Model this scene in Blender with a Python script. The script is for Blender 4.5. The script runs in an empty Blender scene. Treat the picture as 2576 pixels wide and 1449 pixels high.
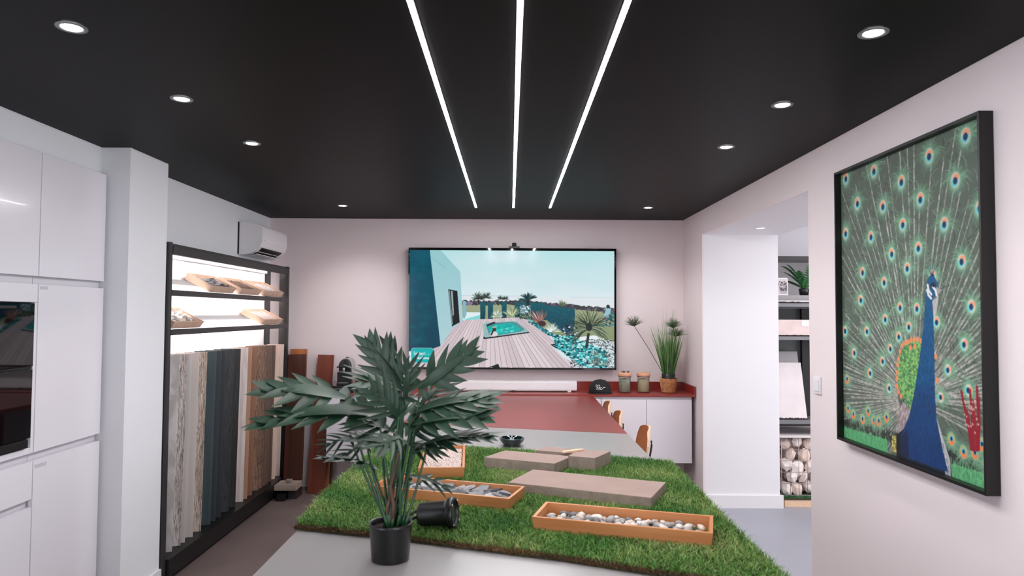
import bpy, bmesh, math, random
import numpy as np
from mathutils import Vector, Matrix

random.seed(7)
RNG = np.random.default_rng(11)
sc = bpy.context.scene
COL = sc.collection
PI = math.pi

# ------------------------------------------------------------------ camera, sky, light, exposure
cam_d = bpy.data.cameras.new('camera')
cam = bpy.data.objects.new('camera', cam_d)
COL.objects.link(cam)
right = Vector((0.99998247, -0.00287611, 0.00517484))
up = Vector((-0.00527796, -0.03708232, 0.99929828))
fwd = Vector((0.00268219, 0.99930808, 0.03709685))
cam.matrix_world = Matrix(((right.x, up.x, -fwd.x, 0), (right.y, up.y, -fwd.y, 0), (right.z, up.z, -fwd.z, 1.64), (0, 0, 0, 1)))
cam_d.sensor_fit = 'HORIZONTAL'
cam_d.sensor_width = 36.0
cam_d.lens = 1733.4 / 2576 * 36.0
cam_d.clip_start = 0.05
cam_d.dof.use_dof = True
cam_d.dof.focus_distance = 5.2
cam_d.dof.aperture_fstop = 5.0
sc.camera = cam

w = bpy.data.worlds.new('world')
sc.world = w
w.use_nodes = True
w.node_tree.nodes['Background'].inputs[0].default_value = (0.86, 0.92, 1.0, 1)
w.node_tree.nodes['Background'].inputs[1].default_value = 1.0

sc.view_settings.view_transform = 'Standard'
sc.view_settings.look = 'None'
sc.view_settings.gamma = 1
sc.view_settings.use_curve_mapping = False
sc.view_settings.exposure = 0.62
sc.cycles.use_denoising = True
sc.cycles.max_bounces = 10
sc.cycles.diffuse_bounces = 6
sc.cycles.sample_clamp_indirect = 6.0

STRIP_L = 72.0        # radiance of the ceiling LED lines
SPOT_W = 10.0         # each downlight
RACK_L = 19.0         # LED lines of the display rack


def area_light(name, loc, rot, sx, sy, power, col=(1, 1, 1)):
    d = bpy.data.lights.new(name, 'AREA')
    d.shape = 'RECTANGLE'
    d.size, d.size_y, d.energy, d.color = sx, sy, power, col
    o = bpy.data.objects.new(name, d)
    COL.objects.link(o)
    o.location, o.rotation_euler = loc, rot
    return o


# added daylight fill from an assumed opening on the cabinet side, behind the camera
area_light('added_daylight_cabinet_side', (-2.15, -0.9, 1.5), (0, -PI / 2, 0), 1.9, 2.4, 36, (0.90, 0.95, 1.0))
# added cool fill from the other side, recessed out of the screen's reflection
area_light('added_daylight_painting_side', (2.02, -1.1, 1.4), (0, PI / 2, 0), 2.0, 2.6, 62, (0.88, 0.95, 1.0))
# daylight and ceiling light in the neighbouring room
area_light('daylight_side_room', (4.9, 4.3, 1.5), (0, PI / 2, 0), 2.0, 2.6, 46, (0.97, 0.98, 1.0))
area_light('ceiling_panel_side_room', (3.5, 4.2, 2.52), (0, 0, 0), 1.6, 2.4, 26, (1.0, 0.97, 0.99))


# ------------------------------------------------------------------ materials
def lin(c):
    return tuple((x / 255 / 12.92) if x / 255 <= 0.04045 else ((x / 255 + 0.055) / 1.055) ** 2.4 for x in c)


def node_mat(name):
    m = bpy.data.materials.new(name)
    m.use_nodes = True
    nt = m.node_tree
    return m, nt, nt.nodes['Principled BSDF']


def mat(name, rgb, rough=0.5, metal=0.0, noise=0.0, nscale=8.0, bump=0.0, bscale=60.0, spec=0.5, coat=0.0, trans=0.0, linear=False):
    """plain procedural surface; rgb in sRGB 0-255"""
    m, nt, b = node_mat(name)
    c = rgb if linear else lin(rgb)
    b.inputs['Roughness'].default_value = rough
    b.inputs['Metallic'].default_value = metal
    b.inputs['Specular IOR Level'].default_value = spec
    b.inputs['Coat Weight'].default_value = coat
    b.inputs['Transmission Weight'].default_value = trans
    tc = nt.nodes.new('ShaderNodeTexCoord')
    if noise > 0:
        n = nt.nodes.new('ShaderNodeTexNoise')
        n.inputs['Scale'].default_value = nscale
        n.inputs['Detail'].default_value = 4
        nt.links.new(tc.outputs['Object'], n.inputs['Vector'])
        r = nt.nodes.new('ShaderNodeValToRGB')
        r.color_ramp.elements[0].position = 0.3
        r.color_ramp.elements[1].position = 0.7
        r.color_ramp.elements[0].color = (*[x * (1 - noise) for x in c], 1)
        r.color_ramp.elements[1].color = (*[min(1, x * (1 + noise)) for x in c], 1)
        nt.links.new(n.outputs['Fac'], r.inputs['Fac'])
        nt.links.new(r.outputs['Color'], b.inputs['Base Color'])
    else:
        b.inputs['Base Color'].default_value = (*c, 1)
    if bump > 0:
        n2 = nt.nodes.new('ShaderNodeTexNoise')
        n2.inputs['Scale'].default_value = bscale
        n2.inputs['Detail'].default_value = 5
        nt.links.new(tc.outputs['Object'], n2.inputs['Vector'])
        bp = nt.nodes.new('ShaderNodeBump')
        bp.inputs['Strength'].default_value = bump
        bp.inputs['Distance'].default_value = 0.004
        nt.links.new(n2.outputs['Fac'], bp.inputs['Height'])
        nt.links.new(bp.outputs['Normal'], b.inputs['Normal'])
    return m


def emis(name, rgb, strength):
    m, nt, b = node_mat(name)
    b.inputs['Base Color'].default_value = (0.8, 0.8, 0.8, 1)
    b.inputs['Emission Color'].default_value = (*rgb, 1)
    b.inputs['Emission Strength'].default_value = strength
    return m


def wood(name, light, dark, axis='Z', grain=14.0, rough=0.5, stretch=0.06, contrast=(0.35, 0.65), crack=0.0, crack_col=(40, 30, 26)):
    """grain drawn out along one local axis; crack > 0 adds dark weathered lines"""
    m, nt, b = node_mat(name)
    b.inputs['Roughness'].default_value = rough
    tc = nt.nodes.new('ShaderNodeTexCoord')
    mp = nt.nodes.new('ShaderNodeMapping')
    s = [1, 1, 1]
    s['XYZ'.index(axis)] = stretch
    mp.inputs['Scale'].default_value = s
    nt.links.new(tc.outputs['Object'], mp.inputs['Vector'])
    n = nt.nodes.new('ShaderNodeTexNoise')
    n.inputs['Scale'].default_value = grain
    n.inputs['Detail'].default_value = 8
    n.inputs['Distortion'].default_value = 1.2
    nt.links.new(mp.outputs['Vector'], n.inputs['Vector'])
    r = nt.nodes.new('ShaderNodeValToRGB')
    r.color_ramp.elements[0].position, r.color_ramp.elements[1].position = contrast
    r.color_ramp.elements[0].color = (*lin(dark), 1)
    r.color_ramp.elements[1].color = (*lin(light), 1)
    nt.links.new(n.outputs['Fac'], r.inputs['Fac'])
    out = r.outputs['Color']
    if crack > 0:
        n2 = nt.nodes.new('ShaderNodeTexNoise')
        n2.inputs['Scale'].default_value = grain * 4.5
        n2.inputs['Detail'].default_value = 6
        n2.inputs['Distortion'].default_value = 2.5
        nt.links.new(mp.outputs['Vector'], n2.inputs['Vector'])
        r2 = nt.nodes.new('ShaderNodeValToRGB')
        r2.color_ramp.elements[0].position = 0.40
        r2.color_ramp.elements[1].position = 0.50
        r2.color_ramp.elements[0].color = (crack, crack, crack, 1)
        r2.color_ramp.elements[1].color = (0, 0, 0, 1)
        nt.links.new(n2.outputs['Fac'], r2.inputs['Fac'])
        mx = nt.nodes.new('ShaderNodeMix')
        mx.data_type = 'RGBA'
        nt.links.new(r2.outputs['Color'], mx.inputs[0])
        nt.links.new(out, mx.inputs[6])
        mx.inputs[7].default_value = (*lin(crack_col), 1)
        out = mx.outputs[2]
    nt.links.new(out, b.inputs['Base Color'])
    bp = nt.nodes.new('ShaderNodeBump')
    bp.inputs['Strength'].default_value = 0.25
    bp.inputs['Distance'].default_value = 0.002
    nt.links.new(n.outputs['Fac'], bp.inputs['Height'])
    nt.links.new(bp.outputs['Normal'], b.inputs['Normal'])
    return m


def attr_mat(name, rough=0.5, emission=0.0, spec=0.5, subsurf=False):
    m, nt, b = node_mat(name)
    a = nt.nodes.new('ShaderNodeAttribute')
    a.attribute_name = 'tint'
    b.inputs['Roughness'].default_value = rough
    b.inputs['Specular IOR Level'].default_value = spec
    if emission > 0:
        b.inputs['Base Color'].default_value = (0.01, 0.01, 0.01, 1)
        nt.links.new(a.outputs['Color'], b.inputs['Emission Color'])
        b.inputs['Emission Strength'].default_value = emission
    else:
        nt.links.new(a.outputs['Color'], b.inputs['Base Color'])
    return m


def thin_glass(name):
    m, nt, b = node_mat(name)
    nt.nodes.remove(b)
    out = nt.nodes['Material Output']
    tr, gl, fr, mx = (nt.nodes.new('ShaderNode' + k) for k in ('BsdfTransparent', 'BsdfGlossy', 'LayerWeight', 'MixShader'))
    tr.inputs[0].default_value = (0.94, 0.96, 0.95, 1)
    gl.inputs['Roughness'].default_value = 0.03
    fr.inputs['Blend'].default_value = 0.12
    nt.links.new(fr.outputs['Facing'], mx.inputs[0])
    nt.links.new(tr.outputs[0], mx.inputs[1])
    nt.links.new(gl.outputs[0], mx.inputs[2])
    nt.links.new(mx.outputs[0], out.inputs['Surface'])
    return m


M = {}
M['wall'] = mat('wall_paint', (230, 218, 220), 0.85, bump=0.05, bscale=120)
M['wall_cool'] = mat('wall_paint_cool', (228, 229, 233), 0.85, bump=0.05, bscale=120)
M['white_paint'] = mat('white_paint', (228, 226, 229), 0.8, bump=0.04, bscale=120)
M['skirting'] = mat('skirting_paint', (226, 224, 226), 0.5)
M['ceiling'] = mat('black_ceiling_paint', (5, 4.8, 5), 0.5, noise=0.12, nscale=1.5, bump=0.06, bscale=150, spec=0.09)
M['floor'] = mat('dark_vinyl_floor', (114, 99, 97), 0.5, noise=0.10, nscale=3.0, bump=0.05, bscale=90)
M['floor_pale'] = mat('pale_concrete_floor', (150, 151, 160), 0.45, noise=0.06, nscale=2.0)
M['lacquer'] = mat('white_lacquer', (226, 222, 229), 0.16, coat=0.15)
M['lacquer_in'] = mat('white_carcass', (205, 202, 208), 0.5)
M['red'] = mat('red_worktop', (136, 40, 33), 0.28, noise=0.02, nscale=14, spec=0.9)
M['table_white'] = mat('white_worktop', (146, 142, 142), 0.3, noise=0.02, nscale=6, spec=1.0)
M['black'] = mat('black_satin', (10, 10, 11), 0.42)
M['black_plastic'] = mat('black_plastic', (22, 22, 24), 0.35, bump=0.05, bscale=200)
M['black_gloss'] = mat('black_glass', (7, 7, 9), 0.03, coat=0.3)
M['dark_metal'] = mat('charcoal_metal', (52, 50, 51), 0.45, metal=0.2)
M['grey_metal'] = mat('grey_metal', (128, 128, 130), 0.4, metal=0.4)
M['chrome'] = mat('brushed_silver', (190, 190, 192), 0.28, metal=0.8)
M['white_plastic'] = mat('white_plastic', (232, 230, 233), 0.3)
M['bamboo'] = wood('bamboo_light', (198, 134, 86), (170, 104, 60), 'X', 10, 0.45)
M['bamboo_y'] = wood('bamboo_light_cross', (198, 134, 86), (170, 104, 60), 'Y', 10, 0.45)
M['bamboo_shelf'] = wood('bamboo_pale', (216, 186, 164), (200, 166, 142), 'Y', 10, 0.5)
M['ply'] = wood('oak_plywood', (188, 120, 76), (160, 92, 54), 'Y', 9, 0.4)
M['ply_edge'] = mat('plywood_edge', (226, 190, 160), 0.6, noise=0.08, nscale=60)
M['concrete'] = mat('pinkish_concrete', (150, 127, 120), 0.85, noise=0.07, nscale=9, bump=0.25, bscale=70)
M['paver'] = wood('greyed_timber', (176, 160, 148), (146, 130, 120), 'X', 14, 0.7)
M['concrete_side'] = mat('rough_concrete_edge', (146, 130, 119), 0.9, noise=0.16, nscale=28, bump=0.6, bscale=60)
M['strip'] = emis('led_line_light', (1.0, 0.985, 1.0), STRIP_L)
M['lens'] = emis('downlight_lens', (1.0, 1.0, 1.0), 30.0)
M['lens_soft'] = emis('downlight_lens_soft', (1.0, 0.98, 0.98), 3.0)
M['rack_led'] = emis('rack_led', (1.0, 0.95, 0.95), RACK_L)
M['leaf'] = mat('leaf_green', (26, 52, 36), 0.44, noise=0.28, nscale=22, spec=0.5)
M['stem'] = mat('stem_green', (28, 66, 38), 0.4, noise=0.15, nscale=30)
M['twig'] = mat('brown_twig', (78, 54, 40), 0.7, noise=0.3, nscale=30)
M['soil'] = mat('dark_soil', (44, 30, 26), 0.95, noise=0.4, nscale=60, bump=0.5, bscale=120)
M['glass'] = thin_glass('jar_glass')
M['cork'] = mat('cork_lid', (214, 160, 128), 0.7, noise=0.1, nscale=50)
M['basket'] = wood('woven_rush', (206, 150, 104), (160, 104, 66), 'Z', 60, 0.7, 0.6)
M['tint'] = attr_mat('tinted', 0.55)
M['tint_grass'] = attr_mat('tinted_blades', 0.5, spec=0.3)
M['screen'] = attr_mat('lit_screen', 0.1, emission=0.63, spec=0.12)
M['print'] = attr_mat('printed_canvas', 0.6, spec=0.3)


# ------------------------------------------------------------------ mesh helpers
class B:
    """collects simple shapes in one bmesh"""

    def __init__(self):
        self.bm = bmesh.new()

    def _finish(self, geom, rot, loc):
        vs = [v for v in geom if isinstance(v, bmesh.types.BMVert)]
        if rot is not None:
            bmesh.ops.rotate(self.bm, cent=(0, 0, 0), matrix=rot, verts=vs)
        if loc is not None:
            bmesh.ops.translate(self.bm, vec=loc, verts=vs)
        return vs

    def box(self, x0, x1, y0, y1, z0, z1, bev=0.0, rot=None, loc=None):
        g = bmesh.ops.create_cube(self.bm, size=1.0)
        vs = g['verts']
        for v in vs:
            v.co = Vector(((x0 + x1) / 2 + v.co.x * (x1 - x0), (y0 + y1) / 2 + v.co.y * (y1 - y0), (z0 + z1) / 2 + v.co.z * (z1 - z0)))
        if bev > 0:
            es = list({e for v in vs for e in v.link_edges})
            r = bmesh.ops.bevel(self.bm, geom=es, offset=bev, segments=2, affect='EDGES', profile=0.7)
            vs = list({v for f in r['faces'] for v in f.verts} | {v for v in vs if v.is_valid})
        self._finish(vs, rot, loc)
        return self

    def tube(self, pts, r, n=8, cap=True, r1=None):
        pts = [Vector(p) for p in pts]
        rings = []
        k = len(pts)
        for i, p in enumerate(pts):
            d = (pts[min(i + 1, k - 1)] - pts[max(i - 1, 0)]).normalized()
            a = Vector((0, 0, 1)) if abs(d.z) < 0.9 else Vector((1, 0, 0))
            u = d.cross(a).normalized()
            v = d.cross(u)
            rr = r if r1 is None else r + (r1 - r) * i / (k - 1)
            rings.append([self.bm.verts.new(p + (u * math.cos(2 * PI * j / n) + v * math.sin(2 * PI * j / n)) * rr) for j in range(n)])
        for a, b_ in zip(rings, rings[1:]):
            for j in range(n):
                f = self.bm.faces.new((a[j], a[(j + 1) % n], b_[(j + 1) % n], b_[j]))
                f.smooth = True
        if cap:
            self.bm.faces.new(rings[0][::-1])
            self.bm.faces.new(rings[-1])
        return self

    def lathe(self, prof, n=32, cap0=True, cap1=True, rot=None, loc=None):
        rings = [[self.bm.verts.new((r * math.cos(2 * PI * j / n), r * math.sin(2 * PI * j / n), z)) for j in range(n)] for r, z in prof]
        for a, b_ in zip(rings, rings[1:]):
            for j in range(n):
                f = self.bm.faces.new((a[j], a[(j + 1) % n], b_[(j + 1) % n], b_[j]))
                f.smooth = True
        if cap0:
            self.bm.faces.new(rings[0][::-1])
        if cap1:
            self.bm.faces.new(rings[-1])
        self._finish([v for r in rings for v in r], rot, loc)
        return self

    def prism(self, poly, z0, z1, rot=None, loc=None, bev=0.0):
        a = [self.bm.verts.new((x, y, z0)) for x, y in poly]
        b_ = [self.bm.verts.new((x, y, z1)) for x, y in poly]
        n = len(poly)
        fs = [self.bm.faces.new(a[::-1]), self.bm.faces.new(b_)]
        for j in range(n):
            fs.append(self.bm.faces.new((a[j], a[(j + 1) % n], b_[(j + 1) % n], b_[j])))
        vs = a + b_
        if bev > 0:
            es = list({e for f in fs for e in f.edges})
            r = bmesh.ops.bevel(self.bm, geom=es, offset=bev, segments=2, affect='EDGES', profile=0.7)
            vs = list({v for f in r['faces'] for v in f.verts} | {v for v in vs if v.is_valid})
        self._finish(vs, rot, loc)
        return self

    def faces(self, verts, faces, smooth=False):
        vs = [self.bm.verts.new(v) for v in verts]
        for f in faces:
            ff = self.bm.faces.new([vs[i] for i in f])
            ff.smooth = smooth
        return self

    def obj(self, name, m, parent=None):
        bmesh.ops.recalc_face_normals(self.bm, faces=self.bm.faces)
        me = bpy.data.meshes.new(name)
        self.bm.to_mesh(me)
        self.bm.free()
        me.materials.append(m)
        o = bpy.data.objects.new(name, me)
        COL.objects.link(o)
        if parent is not None:
            o.parent = parent
        return o


def np_mesh(name, verts, counts, loops, m, colors=None, parent=None, smooth=False):
    me = bpy.data.meshes.new(name)
    verts = np.asarray(verts, np.float32)
    me.vertices.add(len(verts))
    me.vertices.foreach_set('co', verts.ravel())
    me.loops.add(len(loops))
    me.loops.foreach_set('vertex_index', np.asarray(loops, np.int32))
    counts = np.asarray(counts, np.int32)
    me.polygons.add(len(counts))
    me.polygons.foreach_set('loop_start', np.concatenate(([0], np.cumsum(counts)[:-1])).astype(np.int32))
    me.polygons.foreach_set('loop_total', counts)
    if smooth:
        me.polygons.foreach_set('use_smooth', np.ones(len(counts), bool))
    me.update(calc_edges=True)
    if colors is not None:
        at = me.attributes.new('tint', 'FLOAT_COLOR', 'POINT')
        c = np.ones((len(verts), 4), np.float32)
        c[:, :3] = colors
        at.data.foreach_set('color', c.ravel())
    me.materials.append(m)
    o = bpy.data.objects.new(name, me)
    COL.objects.link(o)
    if parent is not None:
        o.parent = parent
    return o


def tag(o, label=None, cat=None, group=None, kind=None):
    if label:
        o['label'] = label
    if cat:
        o['category'] = cat
    if group:
        o['group'] = group
    if kind:
        o['kind'] = kind
    return o


def thing(name, label, cat, loc=(0, 0, 0), rz=0.0, group=None):
    o = bpy.data.objects.new(name, None)
    o.empty_display_size = 0.05
    COL.objects.link(o)
    o.location = loc
    o.rotation_euler = (0, 0, rz)
    return tag(o, label, cat, group)


def struct(o):
    o['kind'] = 'structure'
    return o


def box_obj(name, m, x0, x1, y0, y1, z0, z1, parent=None, bev=0.0):
    return B().box(x0, x1, y0, y1, z0, z1, bev).obj(name, m, parent)


RX = lambda a: Matrix.Rotation(a, 3, 'X')
RY = lambda a: Matrix.Rotation(a, 3, 'Y')
RZ = lambda a: Matrix.Rotation(a, 3, 'Z')

# ------------------------------------------------------------------ the room
CEIL = 2.54
XR, YB, XL = 1.651, 6.564, -2.296
struct(box_obj('floor', M['floor'], -3.0, XR, -3.0, 6.9, -0.1, 0.0))
struct(box_obj('floor_side_room', M['floor_pale'], XR, 5.2, 1.2, 6.9, -0.1, 0.0))
struct(box_obj('ceiling', M['ceiling'], -3.0, XR + 0.01, -3.0, 6.9, CEIL, CEIL + 0.1))
struct(box_obj('wall_back', M['wall'], -2.5, 2.3, YB, 6.7, 0, CEIL))
struct(box_obj('wall_left', M['wall_cool'], -2.5, XL, 4.17, YB, 0, CEIL))
struct(box_obj('pillar', M['wall_cool'], -2.6, -2.087, 3.76, 4.176, 0, CEIL))
struct(box_obj('trim_1', M['wall_cool'], -2.5, -2.246, 2.2, 3.76, 2.385, CEIL))      # bulkhead over the tall cabinets
struct(box_obj('wall_alcove', M['white_paint'], -2.95, -2.85, 2.2, 3.8, 0, 2.5))
struct(box_obj('wall_left_near', M['wall_cool'], -2.6, -2.22, 0.6, 2.69, 0, CEIL))
# unseen wall further back on the same side, round the opening added for daylight
struct(box_obj('wall_opening_sill', M['wall_cool'], -2.4, -2.25, -3.0, 0.6, 0, 0.45))
struct(box_obj('wall_opening_head', M['wall_cool'], -2.4, -2.25, -3.0, 0.6, 2.48, CEIL))
struct(box_obj('wall_opening_pier', M['wall_cool'], -2.4, -2.25, -3.0, -2.2, 0.45, 2.48))
struct(box_obj('wall_rear', M['wall'], -2.4, XR, -3.1, -3.0, 0, CEIL))
# wall on the painting side, 0.65 m thick, with the opening to the side room
struct(box_obj('wall_right', M['wall'], XR, 2.305, 0.35, 3.80, 0, CEIL))
struct(box_obj('wall_right_pier', M['wall'], XR, 2.305, -3.0, -2.5, 0, CEIL))
struct(box_obj('wall_right_sill', M['wall'], XR, 2.305, -2.5, 0.35, 0, 0.35))  # unseen opening added here for the recessed fill light
struct(box_obj('wall_right_head', M['wall'], XR, 2.305, -2.5, 0.35, 2.45, CEIL))
struct(box_obj('wall_right_far', M['wall'], XR, 1.664, 5.915, YB, 0, CEIL))
struct(box_obj('trim_jamb', M['white_paint'], 1.664, 2.305, 5.915, YB, 0, CEIL))
struct(box_obj('trim_lintel', M['wall'], XR, 1.664, 3.80, 5.915, 2.33, CEIL))
struct(box_obj('trim_soffit', M['white_paint'], 1.664, 2.305, 3.80, 5.915, 2.33, CEIL))
struct(box_obj('wall_side_room_back', M['white_paint'], 2.3, 5.2, 6.58, 6.7, 0, 2.7))
struct(box_obj('wall_side_room_end', M['white_paint'], 5.1, 5.2, 1.2, 6.6, 0, 2.7))
struct(box_obj('wall_side_room_near', M['white_paint'], 2.3, 5.2, 1.1, 1.2, 0, 2.7))
struct(box_obj('ceiling_side_room', M['white_paint'], 2.3, 5.2, 1.1, 6.7, 2.6, 2.7))
# skirting boards
struct(box_obj('baseboard_back', M['skirting'], XL, XR, YB - 0.013, YB, 0, 0.105, bev=0.002))
struct(box_obj('baseboard_pillar', M['skirting'], -2.3, -2.075, 3.75, 4.188, 0, 0.105, bev=0.002))
struct(box_obj('baseboard_jamb', M['skirting'], 1.638, 2.33, 5.90, 5.915, 0, 0.11, bev=0.002))
struct(box_obj('baseboard_right_far', M['skirting'], XR - 0.013, XR, 5.915, YB, 0, 0.11, bev=0.002))
struct(box_obj('baseboard_right', M['skirting'], XR - 0.013, XR, 0.35, 3.80, 0, 0.11, bev=0.002))

# ------------------------------------------------------------------ ceiling lights
for x, lab in ((-0.293, 'white LED line light in the black ceiling, nearest the cabinets'),
               (0.025, 'middle white LED line light of the three in the black ceiling'),
               (0.334, 'white LED line light in the black ceiling, nearest the painting')):
    t = thing('linear_light', lab, 'light', (x, 5.82, CEIL), group='LED lines in the black ceiling')
    box_obj('diffuser', M['strip'], -0.008, 0.008, -5.05, 0, -0.003, 0.0, t)
    box_obj('housing', M['dark_metal'], -0.011, 0.011, -5.052, 0.002, -0.0015, 0.0, t)

ORD = ['fourth', 'third', 'second', 'first']
trim_me = lens_me = None
for side, xs, ys in (('cabinet', (-1.394, -1.391, -1.379, -1.411), (2.155, 2.882, 3.642, 5.764)),
                     ('painting', (1.152, 1.161, 1.154, 1.159), (2.159, 2.915, 3.66, 5.779))):
    for i, (x, y) in enumerate(zip(xs, ys)):
        t = thing('downlight', f'round recessed downlight, {ORD[i]} from the TV wall in the row on the {side} side', 'light', (x, y, CEIL), group='recessed ceiling downlights')
        if trim_me is None:
            a = B().lathe([(0.046, -0.0005), (0.045, -0.004), (0.036, -0.005), (0.030, -0.002)], 28, False, False).obj('trim_ring', M['grey_metal'], t)
            b = B().lathe([(0.001, -0.0042), (0.027, -0.0042), (0.030, -0.002)], 28, True, False).obj('lens', M['lens'], t)
            trim_me, lens_me = a.data, b.data
        else:
            for nm, me in (('trim_ring', trim_me), ('lens', lens_me)):
                c = bpy.data.objects.new(nm, me)
                COL.objects.link(c)
                c.parent = t
        d = bpy.data.lights.new('downlight_beam', 'SPOT')
        d.energy, d.spot_size, d.spot_blend, d.shadow_soft_size = SPOT_W, math.radians(95), 0.9, 0.03
        d.color = (1.0, 0.97, 0.96)
        s = bpy.data.objects.new('downlight_beam', d)
        COL.objects.link(s)
        s.location = (x, y, CEIL - 0.012)
        if i == 3:      # the pair next to the TV wall is swivelled towards it
            d.energy = SPOT_W * 1.9
            s.rotation_euler = (math.radians(24), 0, 0)

t = thing('soffit_downlight', 'small white downlight in the soffit of the opening', 'light', (1.98, 5.44, 2.33))
B().lathe([(0.042, -0.0005), (0.041, -0.004), (0.030, -0.005)], 24, False, False).obj('trim_ring', M['white_plastic'], t)
B().lathe([(0.001, -0.0045), (0.030, -0.0045)], 24, True, False).obj('lens', M['lens_soft'], t)
d = bpy.data.lights.new('soffit_beam', 'SPOT')
d.energy, d.spot_size, d.spot_blend, d.shadow_soft_size = 4.5, math.radians(130), 0.9, 0.04
s = bpy.data.objects.new('soffit_beam', d)
COL.objects.link(s)
s.location = (1.98, 5.30, 2.315)


# ------------------------------------------------------------------ tall cabinets on the cabinet wall
FX = -2.205


def front(name, y0, y1, z0, z1, parent, m=None, depth=0.022):
    return box_obj(name, m or M['lacquer'], FX - depth, FX, y0, y1, z0, z1, parent, 0.0015)


t = thing('tall_cabinet', 'tall glossy white cabinet beside the pillar, with two grey stickers', 'cabinet')
box_obj('carcass', M['lacquer_in'], -2.82, FX - 0.028, 3.226, 3.742, 0.0, 2.384, t)
front('door', 3.228, 3.742, 1.803, 2.384, t)
d2 = front('door', 3.228, 3.742, 0.985, 1.766, t)
d3 = front('door', 3.228, 3.742, 0.10, 0.946, t)
M['sticker'] = mat('grey_sticker', (190, 188, 196), 0.6, noise=0.12, nscale=120)
s = box_obj('sticker', M['sticker'], FX, FX + 0.001, 3.238, 3.29, 1.742, 1.758, d2)
s = box_obj('sticker', M['sticker'], FX, FX + 0.001, 3.238, 3.318, 0.908, 0.926, d3)

t = thing('oven_cabinet', 'tall glossy white cabinet housing the built-in black oven', 'cabinet')
box_obj('carcass', M['lacquer_in'], -2.82, -2.36, 2.70, 3.222, 0.0, 2.384, t)
box_obj('carcass_top', M['lacquer_in'], -2.36, FX - 0.028, 2.70, 3.222, 1.70, 2.384, t)
box_obj('carcass_base', M['lacquer_in'], -2.36, FX - 0.028, 2.70, 3.222, 0.0, 1.0, t)
front('door', 2.70, 3.222, 1.803, 2.384, t)
front('panel', 2.70, 3.222, 1.682, 1.766, t)
front('panel', 3.203, 3.222, 0.985, 1.680, t)
front('panel', 2.70, 2.716, 0.985, 1.680, t)
front('panel', 2.718, 3.201, 0.985, 1.012, t)
front('drawer', 2.70, 3.222, 0.772, 0.946, t)
front('drawer', 2.70, 3.222, 0.10, 0.735, t)

t = thing('wall_oven', 'built-in black glass oven set in the white cabinet', 'oven')
box_obj('body', M['black'], -2.35, FX - 0.02, 2.72, 3.199, 1.016, 1.678, t)
box_obj('upper_glass', M['black_gloss'], FX - 0.02, FX + 0.004, 2.72, 3.199, 1.387, 1.676, t, 0.002)
box_obj('seal', M['black'], FX - 0.02, FX - 0.002, 2.72, 3.199, 1.374, 1.385, t)
box_obj('lower_glass', M['black_gloss'], FX - 0.02, FX + 0.004, 2.72, 3.197, 1.058, 1.372, t, 0.002)
box_obj('bottom_trim', M['black'], FX - 0.02, FX + 0.014, 2.72, 3.168, 1.018, 1.056, t, 0.003)
box_obj('handle', M['black'], FX + 0.004, FX + 0.02, 2.74, 3.06, 1.65, 1.664, t, 0.003)

# ------------------------------------------------------------------ lit display rack
RF, RBK = -2.070, -2.285      # front and back of the rack
RY0, RY1 = 4.183, 6.46
t = rack = thing('display_rack', 'charcoal metal display rack with lit white back and slanted shelves', 'rack')
for nm, x0, x1, y0, y1 in (('post', -2.145, RF, RY0, RY0 + 0.038), ('post', -2.150, RF, RY1 - 0.04, RY1),
                           ('post', RBK, -2.245, RY0, RY0 + 0.038), ('post', RBK, -2.245, RY1 - 0.04, RY1)):
    box_obj(nm, M['dark_metal'], x0, x1, y0, y1, 0.0, 2.066, t, 0.002)
box_obj('header', M['dark_metal'], -2.092, RF + 0.004, RY0 + 0.038, RY1 - 0.04, 1.992, 2.045, t, 0.002)
box_obj('header_lip', M['dark_metal'], -2.110, RF - 0.006, RY0 + 0.038, RY1 - 0.04, 2.047, 2.060, t, 0.001)
box_obj('top_panel', M['dark_metal'], RBK, -2.11, RY0 + 0.038, RY1 - 0.04, 2.05, 2.058, t)
M['rack_back'] = mat('white_back_panel', (240, 236, 238), 0.7)
box_obj('back_panel', M['rack_back'], RBK - 0.008, RBK, RY0 + 0.04, RY1 - 0.045, 0.16, 2.03, t)
for z in (1.745, 1.502):
    box_obj('shelf_front_rail', M['dark_metal'], -2.098, RF + 0.002, RY0 + 0.038, RY1 - 0.04, z - 0.006, z + 0.030, t, 0.002)
    box_obj('shelf_back_rail', M['grey_metal'], -2.268, -2.248, RY0 + 0.038, RY1 - 0.04, z + 0.078, z + 0.112, t, 0.002)
box_obj('light_bar', M['white_plastic'], -2.266, -2.236, RY0 + 0.06, RY1 - 0.12, 1.995, 2.018, t, 0.003)
for z in (1.998, 1.748, 1.505):        # LED tape on the hidden side of header and rails, facing the white back
    box_obj('led_tape', M['rack_led'], -2.0995 if z < 1.9 else -2.0935, -2.0985 if z < 1.9 else -2.0925, RY0 + 0.05, RY1 - 0.06, z, z + 0.022, t)
box_obj('base', M['black'], RBK, -2.048, RY0 + 0.038, RY1 - 0.04, 0.035, 0.146, t, 0.002)
box_obj('base_plinth', M['black'], RBK, -2.09, RY0 + 0.038, RY1 - 0.04, 0.0, 0.035, t)

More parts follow.
